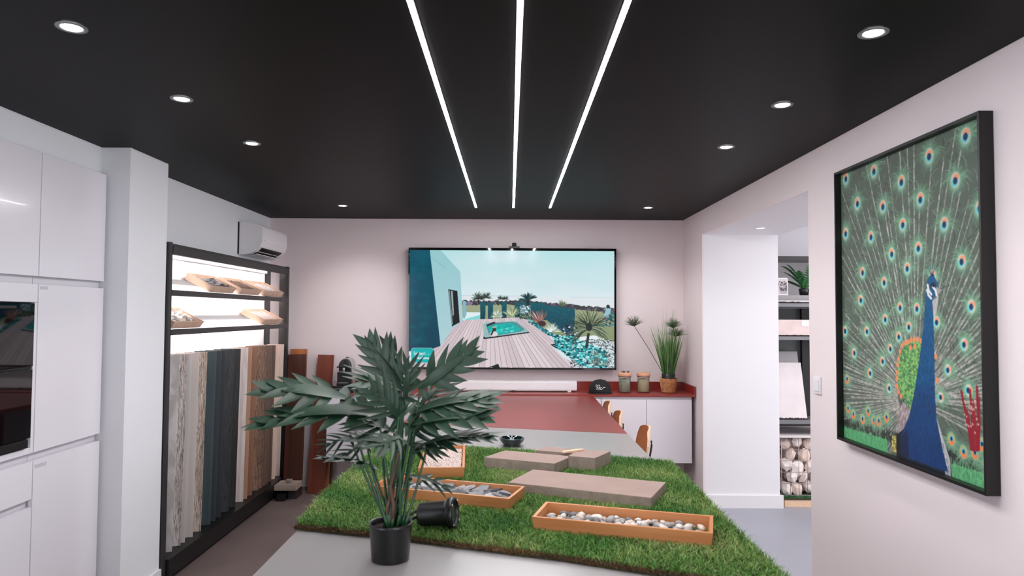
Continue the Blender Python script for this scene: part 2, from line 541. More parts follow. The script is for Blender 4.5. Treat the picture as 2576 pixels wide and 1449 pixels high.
# decking samples standing like pages in the rack base
bw = lambda n, l, dk, **k: wood(n, tuple(min(250, c * 1.2) for c in l), tuple(min(250, c * 1.2) for c in dk), 'Z', **k)
deck = [
    (4.355, bw('deck_pale_patchy', (176, 172, 172), (150, 146, 144), grain=5, stretch=0.9, contrast=(0.42, 0.56)), 'pale grey board with faded square patches, next to the pillar'),
    (4.467, bw('deck_whitewashed', (192, 186, 184), (140, 130, 124), grain=34, crack=0.9, crack_col=(84, 72, 66)), 'whitewashed cracked board, second from the pillar'),
    (4.526, bw('deck_pale_narrow', (174, 170, 168), (154, 149, 147), grain=12), 'narrow pale grey board, third from the pillar'),
    (4.638, bw('deck_pale_smooth', (178, 172, 168), (158, 151, 147), grain=9), 'smooth pale grey board, fourth from the pillar'),
    (4.758, bw('deck_driftwood', (188, 176, 166), (136, 120, 108), grain=34, crack=0.9, crack_col=(92, 76, 64)), 'beige driftwood board with dark cracks, beside the teal board'),
    (4.907, bw('deck_teal', (60, 74, 78), (42, 55, 60), grain=10), 'dark teal stained board'),
    (4.989, bw('deck_slate_a', (52, 58, 62), (38, 43, 47), grain=10), 'slate blue board beside the teal one'),
    (5.079, bw('deck_slate_b', (47, 53, 57), (34, 39, 43), grain=12), 'slate grey board, second after the teal one'),
    (5.224, bw('deck_charcoal', (60, 62, 64), (40, 42, 44), grain=32, crack=0.8, crack_col=(24, 24, 25)), 'charcoal board with rough grain, wide in view'),
    (5.345, bw('deck_charred', (48, 48, 49), (30, 31, 32), grain=36, crack=0.8, crack_col=(16, 16, 17)), 'blackest charred board, against the pale one'),
    (5.499, bw('deck_white_ash', (206, 196, 192), (178, 166, 162), grain=7, crack=0.25, crack_col=(150, 134, 128)), 'pale ash board with wavy grain beside the charred one'),
    (5.582, bw('deck_tan', (158, 124, 104), (140, 106, 86), grain=9), 'smooth tan board'),
    (5.686, bw('deck_brown_smooth', (132, 96, 76), (112, 79, 60), grain=10), 'smooth mid brown board beside the tan one'),
    (5.846, bw('deck_brown_old', (142, 112, 92), (98, 74, 60), grain=34, crack=0.9, crack_col=(62, 46, 38)), 'weathered brown board with black cracks, nearer of the pair'),
    (5.922, bw('deck_brown_old_b', (134, 106, 88), (92, 70, 57), grain=34, crack=0.9, crack_col=(58, 43, 36)), 'weathered brown board with black cracks, farther of the pair'),
    (5.991, bw('deck_umber_a', (110, 86, 74), (84, 64, 54), grain=12, crack=0.4), 'umber brown board after the weathered pair'),
    (6.050, bw('deck_umber_b', (104, 80, 69), (78, 59, 50), grain=12), 'umber brown board, second after the weathered pair'),
    (6.143, bw('deck_umber_c', (96, 74, 64), (72, 55, 47), grain=12), 'darkest umber board before the two beige ones'),
    (6.235, bw('deck_blond', (196, 174, 158), (180, 156, 140), grain=9), 'narrow blond board beside the last board'),
    (6.366, bw('deck_beige', (192, 178, 168), (172, 156, 146), grain=16, crack=0.3, crack_col=(150, 130, 118)), 'beige grained board, last in the rack by the post'),
]
dirx, diry = 0.912, 0.411
ang = math.atan2(diry, dirx)
for i, (yf, m, lab) in enumerate(deck):
    W_ = 0.145
    bb = B().box(-W_, 0, 0.0, 0.020, 0.0, 1.222 - 0.0012 * i, 0.0015)
    o = bb.obj('decking_board', m)
    o.matrix_world = Matrix.Translation((-2.098, yf, 0.147)) @ Matrix.Rotation(0.016, 4, 'Y') @ Matrix.Rotation(ang, 4, 'Z')
    tag(o, 'decking sample, ' + lab, 'board', 'decking samples in the lit rack')


# ------------------------------------------------------------------ stones
def stone_mesh(name, seed, sx, sy, sz, rough=0.18, flat=False, sub=1):
    bm = bmesh.new()
    bmesh.ops.create_icosphere(bm, subdivisions=sub, radius=1.0)
    r = random.Random(seed)
    offs = [Vector((r.uniform(-1, 1), r.uniform(-1, 1), r.uniform(-1, 1))).normalized() for _ in range(7)]
    amp = [r.uniform(-rough, rough) for _ in range(7)]
    for v in bm.verts:
        n = v.co.normalized()
        k = 1 + sum(a * max(0, n.dot(o)) ** 2 for a, o in zip(amp, offs)) + r.uniform(-rough, rough) * 0.35
        v.co = Vector((n.x * sx * k, n.y * sy * k, n.z * sz * k))
    for f in bm.faces:
        f.smooth = not flat
    me = bpy.data.meshes.new(name)
    bm.to_mesh(me)
    bm.free()
    return me


def slate_mesh(name, seed, l, wd, th):
    r = random.Random(seed)
    n = r.choice((5, 6, 7))
    poly = []
    for j in range(n):
        a = 2 * PI * (j + r.uniform(-0.28, 0.28)) / n
        k = r.uniform(0.7, 1.1)
        poly.append((math.cos(a) * l * k, math.sin(a) * wd * k))
    b = B()
    top = [(x * r.uniform(0.78, 0.96), y * r.uniform(0.78, 0.96), th * r.uniform(0.35, 0.55)) for x, y in poly]
    bot = [(x, y, -th * r.uniform(0.35, 0.55)) for x, y in poly]
    b.faces(bot + top, [tuple(range(n))[::-1], tuple(range(n, 2 * n))] + [(j, (j + 1) % n, n + (j + 1) % n, n + j) for j in range(n)])
    o = b.obj(name, M['slate_a'])
    me = o.data
    bpy.data.objects.remove(o)
    return me


def copies(name, meshes, mats, placements, label, cat, group):
    """every stone is an object of its own; meshes are shared"""
    bank = {}
    for (loc, rot, sc_) in placements:
        mi, ki = random.randrange(len(meshes)), random.randrange(len(mats))
        if (mi, ki) not in bank:
            me = meshes[mi].copy()
            me.materials.clear()
            me.materials.append(mats[ki])
            bank[(mi, ki)] = me
        o = bpy.data.objects.new(name, bank[(mi, ki)])
        COL.objects.link(o)
        o.location, o.rotation_euler = loc, rot
        o.scale = (sc_, sc_, sc_)
        tag(o, label, cat, group)


M['slate_a'] = mat('slate_dark', (58, 60, 66), 0.55, noise=0.2, nscale=30, bump=0.3, bscale=60)
M['slate_b'] = mat('slate_mid', (104, 104, 108), 0.5, noise=0.2, nscale=30, bump=0.3, bscale=60)
M['slate_c'] = mat('slate_pale', (158, 154, 156), 0.5, noise=0.15, nscale=30, bump=0.3, bscale=60)
M['peb_a'] = mat('pebble_white', (206, 196, 190), 0.6, noise=0.06, nscale=30)
M['peb_b'] = mat('pebble_grey', (156, 152, 150), 0.6, noise=0.12, nscale=30)
M['peb_c'] = mat('pebble_dark', (104, 102, 102), 0.6, noise=0.15, nscale=30)
M['peb_d'] = mat('pebble_cream', (202, 184, 170), 0.6, noise=0.08, nscale=30)
M['gravel'] = mat('white_gravel', (214, 196, 190), 0.8, noise=0.12, nscale=90)
M['lime_a'] = mat('limestone_white', (242, 230, 224), 0.85, noise=0.1, nscale=14, bump=0.4, bscale=30)
M['lime_b'] = mat('limestone_cream', (228, 208, 196), 0.85, noise=0.12, nscale=14, bump=0.4, bscale=30)
PEB = [stone_mesh('pebble', k, 0.017, 0.013, 0.009, 0.15) for k in range(6)]
ROCK = [stone_mesh('rock', 40 + k, 0.026, 0.020, 0.014, 0.28, True) for k in range(6)]
LIME = [stone_mesh('limestone', 80 + k, 0.074, 0.056, 0.052, 0.45, True) for k in range(7)]
SLATE = [slate_mesh('slate', 20 + k, 0.046, 0.032, 0.010) for k in range(8)]


def tray(name, label, L, W, H, mats, loc, rz, tilt=None, wall=0.011, flare=0.006):
    """open box: base and four sides; origin at the centre of the underside"""
    t = thing(name, label, 'tray', loc, rz, None)
    if tilt is not None:
        t.rotation_euler = tilt
    mx, my = mats
    box_obj('base', mx, -L / 2 + wall, L / 2 - wall, -W / 2 + wall, W / 2 - wall, 0.0, 0.007, t)

    def side(x0, x1, y0, y1, m):
        b = B().box(x0, x1, y0, y1, 0.0, H, 0.001)
        for v in b.bm.verts:
            if v.co.z < H / 2:
                v.co.x *= 1 - flare / (L / 2)
                v.co.y *= 1 - flare / (W / 2)
        b.obj('side_panel', m, t)
    side(-L / 2, L / 2, -W / 2, -W / 2 + wall, mx)
    side(-L / 2, L / 2, W / 2 - wall, W / 2, mx)
    side(-L / 2, -L / 2 + wall, -W / 2 + wall + 0.0004, W / 2 - wall - 0.0004, my)
    side(L / 2 - wall, L / 2, -W / 2 + wall + 0.0004, W / 2 - wall - 0.0004, my)
    return t


def gravel_mesh(name, L, W, z0, n, size, m, parent=None, seed=3, hump=0.004):
    """a bed of small chips joined into one mesh"""
    r = np.random.default_rng(seed)
    base = np.array([[1, 0, 0], [-1, 0, 0], [0, 1, 0], [0, -1, 0], [0, 0, 1], [0, 0, -1]], float)
    tri = np.array([[0, 2, 4], [2, 1, 4], [1, 3, 4], [3, 0, 4], [2, 0, 5], [1, 2, 5], [3, 1, 5], [0, 3, 5]])
    c = np.stack([r.uniform(-L / 2, L / 2, n), r.uniform(-W / 2, W / 2, n), z0 + r.uniform(0, hump, n)], 1)
    a = r.uniform(0, 2 * PI, n)
    s = r.uniform(0.6, 1.2, (n, 1, 1)) * size
    V = base[None] * r.uniform(0.6, 1.2, (n, 6, 1)) * s
    ca, sa = np.cos(a)[:, None], np.sin(a)[:, None]
    x, y = V[..., 0] * ca - V[..., 1] * sa, V[..., 0] * sa + V[..., 1] * ca
    tl = r.uniform(-0.8, 0.8, n)[:, None]
    x, z = x * np.cos(tl) - V[..., 2] * np.sin(tl), x * np.sin(tl) + V[..., 2] * np.cos(tl)
    V = np.stack([x, y, z * 0.8], -1) + c[:, None]
    F = (tri[None] + (np.arange(n) * 6)[:, None, None]).reshape(-1)
    return np_mesh(name, V.reshape(-1, 3), np.full(n * 8, 3), F, m, None, parent)


def place_in_tray(t, L, W, z0, cols, rows, layers=1, jit=0.35, dz=0.012, tiltmax=0.4, smin=0.8, smax=1.25):
    out = []
    mw = t.matrix_basis
    for k in range(layers):
        for i in range(cols):
            for j in range(rows):
                x = -L / 2 + (i + 0.5 + random.uniform(-jit, jit)) * L / cols
                y = -W / 2 + (j + 0.5 + random.uniform(-jit, jit)) * W / rows
                p = mw @ Vector((x, y, z0 + k * dz + random.uniform(0, dz * 0.4)))
                e = mw.to_euler()
                out.append((p, (e.x + random.uniform(-tiltmax, tiltmax), e.y + random.uniform(-tiltmax, tiltmax), random.uniform(0, 2 * PI)), random.uniform(smin, smax)))
    return out


# sample trays on the rack's slanted shelves (front edge on the front rail, back edge on the back rail)
BS = (M['bamboo_shelf'], M['bamboo_shelf'])
shelf_trays = [
    (4.78, 5.19, 1.776, 'slanted wooden tray of rough grey stones on the upper rack shelf'),
    (5.30, 5.72, 1.776, 'slanted wooden tray of brown stone chips on the upper rack shelf'),
    (5.82, 6.29, 1.776, 'slanted wooden tray of white gravel on the upper rack shelf'),
    (4.245, 4.655, 1.533, 'slanted wooden tray of pale cobbles on the lower rack shelf'),
    (5.80, 6.28, 1.533, 'slanted wooden tray of white gravel on the lower rack shelf'),
]
M['chips'] = mat('brown_chips', (134, 108, 96), 0.85, noise=0.35, nscale=90)
M['gravel_shelf'] = mat('bright_gravel', (232, 222, 220), 0.8, noise=0.08, nscale=90)
TILT = math.radians(27)
for i, (y0, y1, z, lab) in enumerate(shelf_trays):
    L, W, H = y1 - y0, 0.205, 0.05
    # local x along the shelf (+Y of the room), local y towards the wall; tilted up at the back
    c = Vector((-2.082 - W / 2 * math.cos(TILT), (y0 + y1) / 2, z + W / 2 * math.sin(TILT)))
    t = tray('sample_tray', lab, L, W, H, BS, c, 0)
    t.rotation_euler = (Matrix.Rotation(PI / 2, 4, 'Z') @ Matrix.Rotation(TILT, 4, 'X')).to_euler()
    if i == 0:
        copies('grey_stone', ROCK, [M['slate_b'], M['slate_c'], M['slate_a']], place_in_tray(t, L - 0.06, W - 0.06, 0.022, 8, 4, 1, 0.25, 0.012, 0.5, 0.9, 1.2),
               'rough grey stone in the first tray of the upper rack shelf', 'stone', 'grey stones on the rack')
        gravel_mesh('stone_bed', L - 0.05, W - 0.05, 0.012, 300, 0.012, M['slate_b'], t, 5)['kind'] = 'stuff'
    elif i == 3:
        copies('pale_cobble', ROCK, [M['lime_a'], M['peb_b'], M['lime_b']], place_in_tray(t, L - 0.07, W - 0.07, 0.026, 7, 4, 1, 0.25, 0.012, 0.5, 1.0, 1.35),
               'pale cobble in the tray on the lower rack shelf', 'stone', 'pale cobbles on the rack')
        gravel_mesh('stone_bed', L - 0.05, W - 0.05, 0.012, 300, 0.012, M['peb_b'], t, 6)['kind'] = 'stuff'
    else:
        g = gravel_mesh('gravel_fill', L - 0.028, W - 0.028, 0.022, 2600, 0.007 if i == 1 else 0.005, M['chips'] if i == 1 else M['gravel_shelf'], t, 7 + i, 0.010)
        g['kind'] = 'stuff'

# ------------------------------------------------------------------ air conditioner
t = thing('air_conditioner', 'white wall-mounted air conditioner above the display rack', 'air conditioner', (XL, 5.79, 0))
prof = [(0.0, 2.128), (0.06, 2.126), (0.105, 2.134), (0.150, 2.155), (0.190, 2.195), (0.203, 2.225), (0.206, 2.30), (0.204, 2.352), (0.198, 2.372), (0.17, 2.384), (0.09, 2.398), (0.0, 2.404)]
Rprism = Matrix(((1, 0, 0), (0, 0, 1), (0, 1, 0)))     # polygon in x-z, extruded along y
B().prism(prof, 0.0, 0.64, Rprism, None, 0.004).obj('housing', M['white_plastic'], t)
box_obj('back_plate', M['black'], 0.001, 0.012, -0.006, 0.63, 2.13, 2.40, t)
pan = [(0.2045, 2.232), (0.2085, 2.236), (0.2095, 2.30), (0.2075, 2.350), (0.2035, 2.352)]
B().prism(pan, 0.012, 0.630, Rprism).obj('front_panel', M['white_plastic'], t)
Lq = [(0.118, 2.138), (0.116, 2.1325), (0.184, 2.180), (0.186, 2.188)]
v = B().prism(Lq, 0.06, 0.56, Rprism).obj('air_outlet', M['black'], t)
for k in range(9):
    y = 0.085 + k * 0.056
    B().prism([(0.122, 2.1375), (0.121, 2.132), (0.180, 2.1745), (0.181, 2.182)], y, y + 0.003, Rprism).obj('slat', M['dark_metal'], v)
B().prism([(0.098, 2.121), (0.098, 2.118), (0.142, 2.134), (0.143, 2.138)], 0.055, 0.565, Rprism).obj('louver', M['white_plastic'], t)
box_obj('badge', M['grey_metal'], 0.2095, 0.2105, 0.04, 0.062, 2.248, 2.252, t)

# ------------------------------------------------------------------ planks leaning on the back wall
M['plank_dark'] = wood('dark_mahogany', (86, 46, 32), (60, 32, 24), 'Z', 8, 0.35, 0.05)
M['plank_red'] = wood('red_merbau', (134, 62, 36), (104, 44, 26), 'Z', 8, 0.35, 0.05)
M['plank_light'] = wood('light_iroko', (190, 116, 66), (160, 92, 50), 'Z', 8, 0.4, 0.05)
M['plank_grey'] = wood('greyed_pine', (196, 178, 164), (160, 140, 126), 'Z', 12, 0.6, 0.05)


def leaning(name, lab, m, xc_b, xc_t, yb, yt, w_, h, th=0.022, group='planks leaning on the TV wall'):
    o = B().box(-w_ / 2, w_ / 2, 0, th, 0, h, 0.0015).obj(name, m)
    lean = math.asin(min(0.5, (yt - yb) / h))
    o.matrix_world = Matrix.Translation((xc_b, yb, 0.0025 + th * 0)) @ Matrix.Rotation(-lean, 4, 'X') @ Matrix.Rotation(math.asin((xc_t - xc_b) / h), 4, 'Y')
    return tag(o, lab, 'plank', group)


leaning('plank', 'dark mahogany plank leaning on the wall beside the rack', M['plank_dark'], -1.952, -1.985, 6.27, 6.455, 0.166, 1.262)
leaning('plank', 'light brown plank showing above the dark mahogany one', M['plank_light'], -1.968, -1.985, 6.34, 6.50, 0.155, 1.305)
leaning('plank', 'reddish brown plank leaning between the rack and the counter', M['plank_red'], -1.757, -1.728, 6.32, 6.50, 0.15, 1.255)
leaning('plank', 'short light plank edge behind the reddish plank', M['plank_light'], -1.735, -1.735, 6.385, 6.458, 0.155, 0.40)
leaning('plank', 'short dark plank edge, middle of the pieces behind the reddish plank', M['plank_dark'], -1.720, -1.720, 6.425, 6.490, 0.155, 0.385)
leaning('plank', 'short grey plank edge, closest to the wall behind the reddish plank', M['plank_grey'], -1.708, -1.708, 6.465, 6.522, 0.155, 0.372)

# small samples on the floor at the end of the rack
o = box_obj('black_block', M['black_plastic'], -2.02, -1.95, 6.05, 6.11, 0.0, 0.06, None, 0.003)
tag(o, 'small black rubber block on the floor by the rack', 'block')
o = box_obj('grey_block', M['dark_metal'], -1.945, -1.87, 6.13, 6.24, 0.0, 0.088, None, 0.003)
tag(o, 'dark grey block under the pale paver sample on the floor', 'block')
o = box_obj('paver_sample', M['paver'], -2.045, -1.855, 6.06, 6.25, 0.089, 0.136, None, 0.003)
tag(o, 'pale square paver sample propped on blocks on the floor', 'paver')
o = box_obj('black_block', M['black_plastic'], -2.02, -1.955, 6.13, 6.24, 0.0, 0.088, None, 0.003)
tag(o, 'black block under the pale paver sample, against the rack', 'block')
b = thing('sample_cube', 'tiny pale cube with grey slot on the paver sample', 'cube', (-1.942, 6.15, 0.1365))
box_obj('body', M['paver'], -0.024, 0.024, -0.02, 0.02, 0.0, 0.032, b, 0.002)
box_obj('slot', M['grey_metal'], -0.018, 0.012, -0.0215, -0.0202, 0.007, 0.024, b)

# ------------------------------------------------------------------ back counter: floating white units with red worktop
CF = 6.12
x0 = -1.614
edges = [(-1.614, -0.81), (-0.808, -0.004), (-0.002, 0.810), (0.812, 1.612)]
labs = ['floating white cabinet under the coffee machine end of the red worktop', 'floating white cabinet behind the potted plant, under the red worktop',
        'floating white cabinet behind the peninsula, under the white soundbar', 'floating white cabinet under the jars and basket plant']
for (a, b_), lab in zip(edges, labs):
    t = thing('base_cabinet', lab, 'cabinet', group='white units under the red worktop')
    box_obj('carcass', M['lacquer_in'], a, b_, CF + 0.022, YB - 0.002, 0.345, 0.908, t)
    mid = (a + b_) / 2
    for p, q in ((a + 0.001, mid - 0.0015), (mid + 0.0015, b_ - 0.001)):
        box_obj('door', M['lacquer'], p, q, CF, CF + 0.020, 0.330, 0.888, t, 0.0015)
    box_obj('handle_channel', M['lacquer_in'], a, b_, CF + 0.014, CF + 0.0215, 0.889, 0.908, t)
box = B().box(-1.62, 1.645, CF - 0.008, YB - 0.002, 0.910, 0.930, 0.0015)
wt = box.obj('worktop', M['red'])
tag(wt, 'long red worktop along the TV wall', 'worktop')
box_obj('upstand', M['red'], -1.62, 1.645, YB - 0.018, YB - 0.002, 0.9302, 1.002, wt, 0.001)
box_obj('end_upstand', M['red'], 1.629, 1.645, CF - 0.006, YB - 0.0185, 0.9302, 1.002, wt, 0.001)
WT = 0.9305


# ------------------------------------------------------------------ raster painting in numpy (screen picture and canvas print)
class Paint:
    def __init__(self, w_, h_, bg):
        self.w, self.h = w_, h_
        self.a = np.zeros((h_, w_, 3), np.float32)
        self.a[:] = np.array(bg, np.float32) / 255

    def blend(self, sl, mask, col):
        sub = self.a[sl]
        sub += (np.asarray(col, np.float32) / 255 - sub) * mask[..., None]

    def poly(self, pts, col, alpha=1.0, col2=None, noise=0.0):
        pts = np.asarray(pts, float)
        x0, y0 = np.floor(pts.min(0)).astype(int)
        x1, y1 = np.ceil(pts.max(0)).astype(int) + 1
        x0, y0, x1, y1 = max(x0, 0), max(y0, 0), min(x1, self.w), min(y1, self.h)
        if x1 <= x0 or y1 <= y0:
            return
        X, Y = np.meshgrid(np.arange(x0, x1) + 0.5, np.arange(y0, y1) + 0.5)
        ins = np.zeros(X.shape, bool)
        n = len(pts)
        for i in range(n):
            (ax, ay), (bx, by) = pts[i], pts[(i + 1) % n]
            if ay == by:
                continue
            c = ((Y >= min(ay, by)) & (Y < max(ay, by)))
            xi = ax + (Y - ay) * (bx - ax) / (by - ay)
            ins ^= c & (X < xi)
        m = ins.astype(np.float32) * alpha
        c = np.asarray(col, np.float32) / 255
        if col2 is not None:
            t = ((Y - y0) / max(1, y1 - y0))[..., None].astype(np.float32)
            c = c * (1 - t) + np.asarray(col2, np.float32) / 255 * t
        if noise > 0:
            c = c * (1 + (RNG.random(X.shape)[..., None] - 0.5) * 2 * noise)
        sub = self.a[y0:y1, x0:x1]
        sub += (c - sub) * m[..., None]

    def stroke(self, ax, ay, bx, by, r0, r1, col, alpha=1.0):
        rm = max(r0, r1) + 1
        x0, x1 = int(max(0, min(ax, bx) - rm)), int(min(self.w, max(ax, bx) + rm + 1))
        y0, y1 = int(max(0, min(ay, by) - rm)), int(min(self.h, max(ay, by) + rm + 1))
        if x1 <= x0 or y1 <= y0:
            return
        X, Y = np.meshgrid(np.arange(x0, x1) + 0.5, np.arange(y0, y1) + 0.5)
        dx, dy = bx - ax, by - ay
        L2 = dx * dx + dy * dy + 1e-9
        t = np.clip(((X - ax) * dx + (Y - ay) * dy) / L2, 0, 1)
        d = np.hypot(X - ax - t * dx, Y - ay - t * dy)
        m = np.clip(r0 + (r1 - r0) * t - d + 0.5, 0, 1).astype(np.float32) * alpha
        self.blend(np.s_[y0:y1, x0:x1], m, col)

    def ell(self, cx, cy, rx, ry, col, alpha=1.0, soft=0.15, rot=0.0):
        R_ = max(rx, ry) * (1 + soft) + 1
        x0, x1 = int(max(0, cx - R_)), int(min(self.w, cx + R_ + 1))
        y0, y1 = int(max(0, cy - R_)), int(min(self.h, cy + R_ + 1))
        if x1 <= x0 or y1 <= y0:
            return
        X, Y = np.meshgrid(np.arange(x0, x1) + 0.5 - cx, np.arange(y0, y1) + 0.5 - cy)
        c, s_ = math.cos(rot), math.sin(rot)
        u, v_ = (X * c + Y * s_) / rx, (-X * s_ + Y * c) / ry
        m = np.clip((1 + soft / 2 - np.hypot(u, v_)) / soft, 0, 1).astype(np.float32) * alpha
        self.blend(np.s_[y0:y1, x0:x1], m, col)

    def curve(self, pts, r, col, alpha=1.0):
        for (a, b_) in zip(pts, pts[1:]):
            self.stroke(*a, *b_, r, r, col, alpha)

    def burst(self, cx, cy, R_, cols, n, a0, a1, wd=2.0, droop=0.0, rmin=0.55):
        for k in range(n):
            a = random.uniform(a0, a1)
            r = R_ * random.uniform(rmin, 1.0)
            c = random.choice(cols)
            p = [(cx, cy)]
            for q in (0.35, 0.7, 1.0):
                p.append((cx + math.cos(a) * r * q, cy - math.sin(a) * r * q + droop * r * q * q))
            for (u, v_), wa, wb in zip(zip(p, p[1:]), (1, 0.9, 0.6), (0.9, 0.6, 0.15)):
                self.stroke(*u, *v_, wd * wa, wd * wb, c)

    def half(self):
        a = self.a[:self.h // 2 * 2, :self.w // 2 * 2]
        return (a[0::2, 0::2] + a[1::2, 0::2] + a[0::2, 1::2] + a[1::2, 1::2]) / 4


def picture_grid(name, img, m, origin, ux, uz, parent):
    """flat grid whose vertices carry the picture; origin is the top corner where u=v=0"""
    h, w_ = img.shape[:2]
    img = np.clip(img, 0, 1)
    linc = np.where(img <= 0.04045, img / 12.92, ((img + 0.055) / 1.055) ** 2.4)
    U, V = np.meshgrid(np.linspace(0, 1, w_), np.linspace(0, 1, h))
    P = np.array(origin)[None, None] + U[..., None] * np.array(ux) + V[..., None] * np.array(uz)
    idx = np.arange(h * w_).reshape(h, w_)
    q = np.stack([idx[:-1, :-1], idx[1:, :-1], idx[1:, 1:], idx[:-1, 1:]], -1).reshape(-1)
    return np_mesh(name, P.reshape(-1, 3), np.full((h - 1) * (w_ - 1), 4), q, m, linc.reshape(-1, 3), parent)


# --- the picture on the TV (a rendered garden with deck and hot tub)
def tv_picture():
    Wp, Hp = 1080, 614
    p = Paint(Wp, Hp, (215, 232, 236))
    T = lambda pts: [((x - 165) / 1700 * Wp, (y - 165) / 975 * Hp) for x, y in pts]
    S = Wp / 1700

    def E(x, y, rx, ry, col, al=1.0, soft=0.2, rot=0):
        (a, b_), = T([(x, y)])
        p.ell(a, b_, rx * S, ry * S, col, al, soft, rot)

    def L(x, y, x2, y2, r, col, al=1.0, r1=None):
        (a, b_), (c, d_) = T([(x, y), (x2, y2)])
        p.stroke(a, b_, c, d_, r * S, (r if r1 is None else r1) * S, col, al)

    def BU(x, y, R_, cols, n, a0, a1, wd=4.0, droop=0.0, rmin=0.55):
        (a, b_), = T([(x, y)])
        p.burst(a, b_, R_ * S, cols, n, a0, a1, wd * S * 0.52, droop, rmin)

    p.poly(T([(165, 165), (1865, 165), (1865, 620), (165, 620)]), (182, 226, 230), col2=(226, 235, 240))
    for k in range(26):
        E(random.uniform(600, 1860), random.uniform(180, 480), random.uniform(120, 260), random.uniform(30, 70), random.choice([(208, 228, 236), (222, 232, 238), (180, 226, 230)]), 0.22, 1.2)
    p.poly(T([(600, 548), (1865, 556), (1865, 680), (600, 620)]), (224, 231, 236))
    L(600, 545, 1100, 545, 2, (176, 206, 216))
    L(1500, 553, 1860, 555, 1.5, (196, 212, 222))
    # far shrubs, lawns, pale path
    p.poly(T([(600, 600), (1150, 592), (1865, 665), (1865, 930), (600, 760)]), (160, 168, 138), col2=(134, 150, 108))
    for k in range(420):
        x = random.uniform(605, 1860)
        y = 604 + max(0, (x - 1180)) * 0.088 + random.uniform(-14, 12)
        E(x, y, random.uniform(7, 16), random.uniform(6, 13), random.choice([(52, 52, 64), (70, 62, 70), (60, 72, 72), (98, 86, 108), (46, 64, 62)]))
    E(660, 608, 30, 16, (132, 116, 148))
    p.poly(T([(640, 682), (752, 682), (752, 742), (600, 752)]), (222, 238, 241))
    p.poly(T([(640, 735), (752, 705), (752, 742), (620, 750)]), (128, 214, 216))
    # deck
    deckp = T([(612, 750), (740, 740), (1090, 722), (1160, 750), (1290, 850), (1385, 925), (1335, 950), (1375, 980), (1430, 1045), (1500, 1085), (1545, 1145), (160, 1145), (160, 1092), (370, 985), (430, 960), (520, 825), (580, 770)])
    q = Paint(Wp, Hp, (0, 0, 0))
    q.poly(deckp, (255, 255, 255))
    dk = Paint(Wp, Hp, (212, 198, 204))
    VPx, VPy = (T([(840, 470)]))[0]
    for k in range(-34, 46):
        xb = VPx + k * 43 * S * 1.1
        c = random.choice([(218, 204, 208), (212, 198, 203), (216, 199, 205), (223, 210, 215), (208, 193, 199)])
        xn = xb + 43 * S * 1.1
        f = 1.0 / (Hp - VPy)
        dk.poly([(VPx, VPy), (VPx, VPy), (xb + (xb - VPx) * 0.3, Hp + 0.3 * (Hp - VPy)), (xn + (xn - VPx) * 0.3, Hp + 0.3 * (Hp - VPy))], c)
        dk.stroke(VPx, VPy, xb + (xb - VPx) * 0.3, Hp + 0.3 * (Hp - VPy), 0.5, 1.3, (128, 112, 122), 0.75)
    for k in range(260):
        t_ = random.uniform(0.45, 1.0)
        x = VPx + random.uniform(-1500, 1500) * S * t_
        y = VPy + t_ * (Hp - VPy)
        dx = (x - VPx) / max(1, y - VPy)
        l = random.uniform(6, 26)
        dk.stroke(x, y, x + dx * l, y + l, 0.5, 0.5, random.choice([(170, 152, 160), (150, 134, 144), (232, 222, 226)]), 0.6)
    mk = q.a[..., :1]
    p.a = p.a * (1 - mk) + dk.a * mk
    p.poly(T([(820, 1140), (905, 1108), (918, 1140)]), (36, 36, 44))
    p.poly(T([(1335, 948), (1385, 935), (1400, 985), (1375, 975)]), (34, 30, 36))
    # house
    p.poly(T([(326, 160), (415, 160), (585, 345), (612, 752), (580, 772), (520, 830), (428, 965)]), (150, 202, 208), col2=(176, 208, 216), noise=0.02)
    p.poly(T([(160, 160), (330, 160), (427, 962), (370, 985), (160, 1010)]), (4, 84, 104), col2=(2, 62, 84), noise=0.05)
    for k in range(60):
        E(random.uniform(170, 330), random.uniform(180, 950), random.uniform(12, 45), random.uniform(10, 30), random.choice([(0, 104, 118), (4, 74, 96), (10, 92, 112)]), 0.25, 1.0)
    L(345, 225, 470, 325, 1.5, (120, 172, 180))
    p.poly(T([(606, 585), (634, 590), (640, 700), (618, 748)]), (132, 184, 192))
    p.poly(T([(486, 492), (562, 505), (584, 766), (520, 802)]), (22, 26, 30))
    p.poly(T([(489, 500), (500, 502), (528, 780), (519, 790)]), (120, 140, 140))
    p.poly(T([(508, 504), (524, 507), (536, 700), (526, 720)]), (150, 172, 172))
    # teal slabs and plants behind the tub
    for a in ((752, 597, 797, 738), (816, 600, 860, 736), (931, 594, 973, 728), (1038, 597, 1086, 722), (1090, 594, 1168, 700), (1170, 600, 1300, 745)):
        p.poly(T([(a[0], a[1]), (a[2], a[1] + 4), (a[2] - 2, a[3]), (a[0] + 2, a[3])]), (12, 92, 106), col2=(4, 62, 76), noise=0.06)
    p.poly(T([(1296, 630), (1325, 624), (1520, 645), (1538, 662), (1536, 880), (1500, 885), (1400, 820), (1298, 740)]), (10, 88, 104), col2=(4, 58, 76), noise=0.08)
    for k in range(40):
        x, y = random.uniform(1310, 1520), random.uniform(660, 860)
        L(x, y, x + 10, y - 8, 2, (40, 128, 142), 0.5)
    DG = [(38, 52, 48), (54, 72, 60), (28, 40, 40), (74, 92, 72)]
    BU(735, 570, 66, DG, 70, -0.3, PI + 0.3, 4)
    BU(802, 562, 58, DG, 60, -0.3, PI + 0.3, 4)
    BU(920, 572, 36, DG, 40, -0.2, PI + 0.2, 4)
    BU(962, 572, 34, DG, 40, -0.2, PI + 0.2, 4)
    L(735, 570, 740, 610, 6, (50, 48, 46))
    L(1147, 580, 1147, 630, 13, (26, 40, 44))
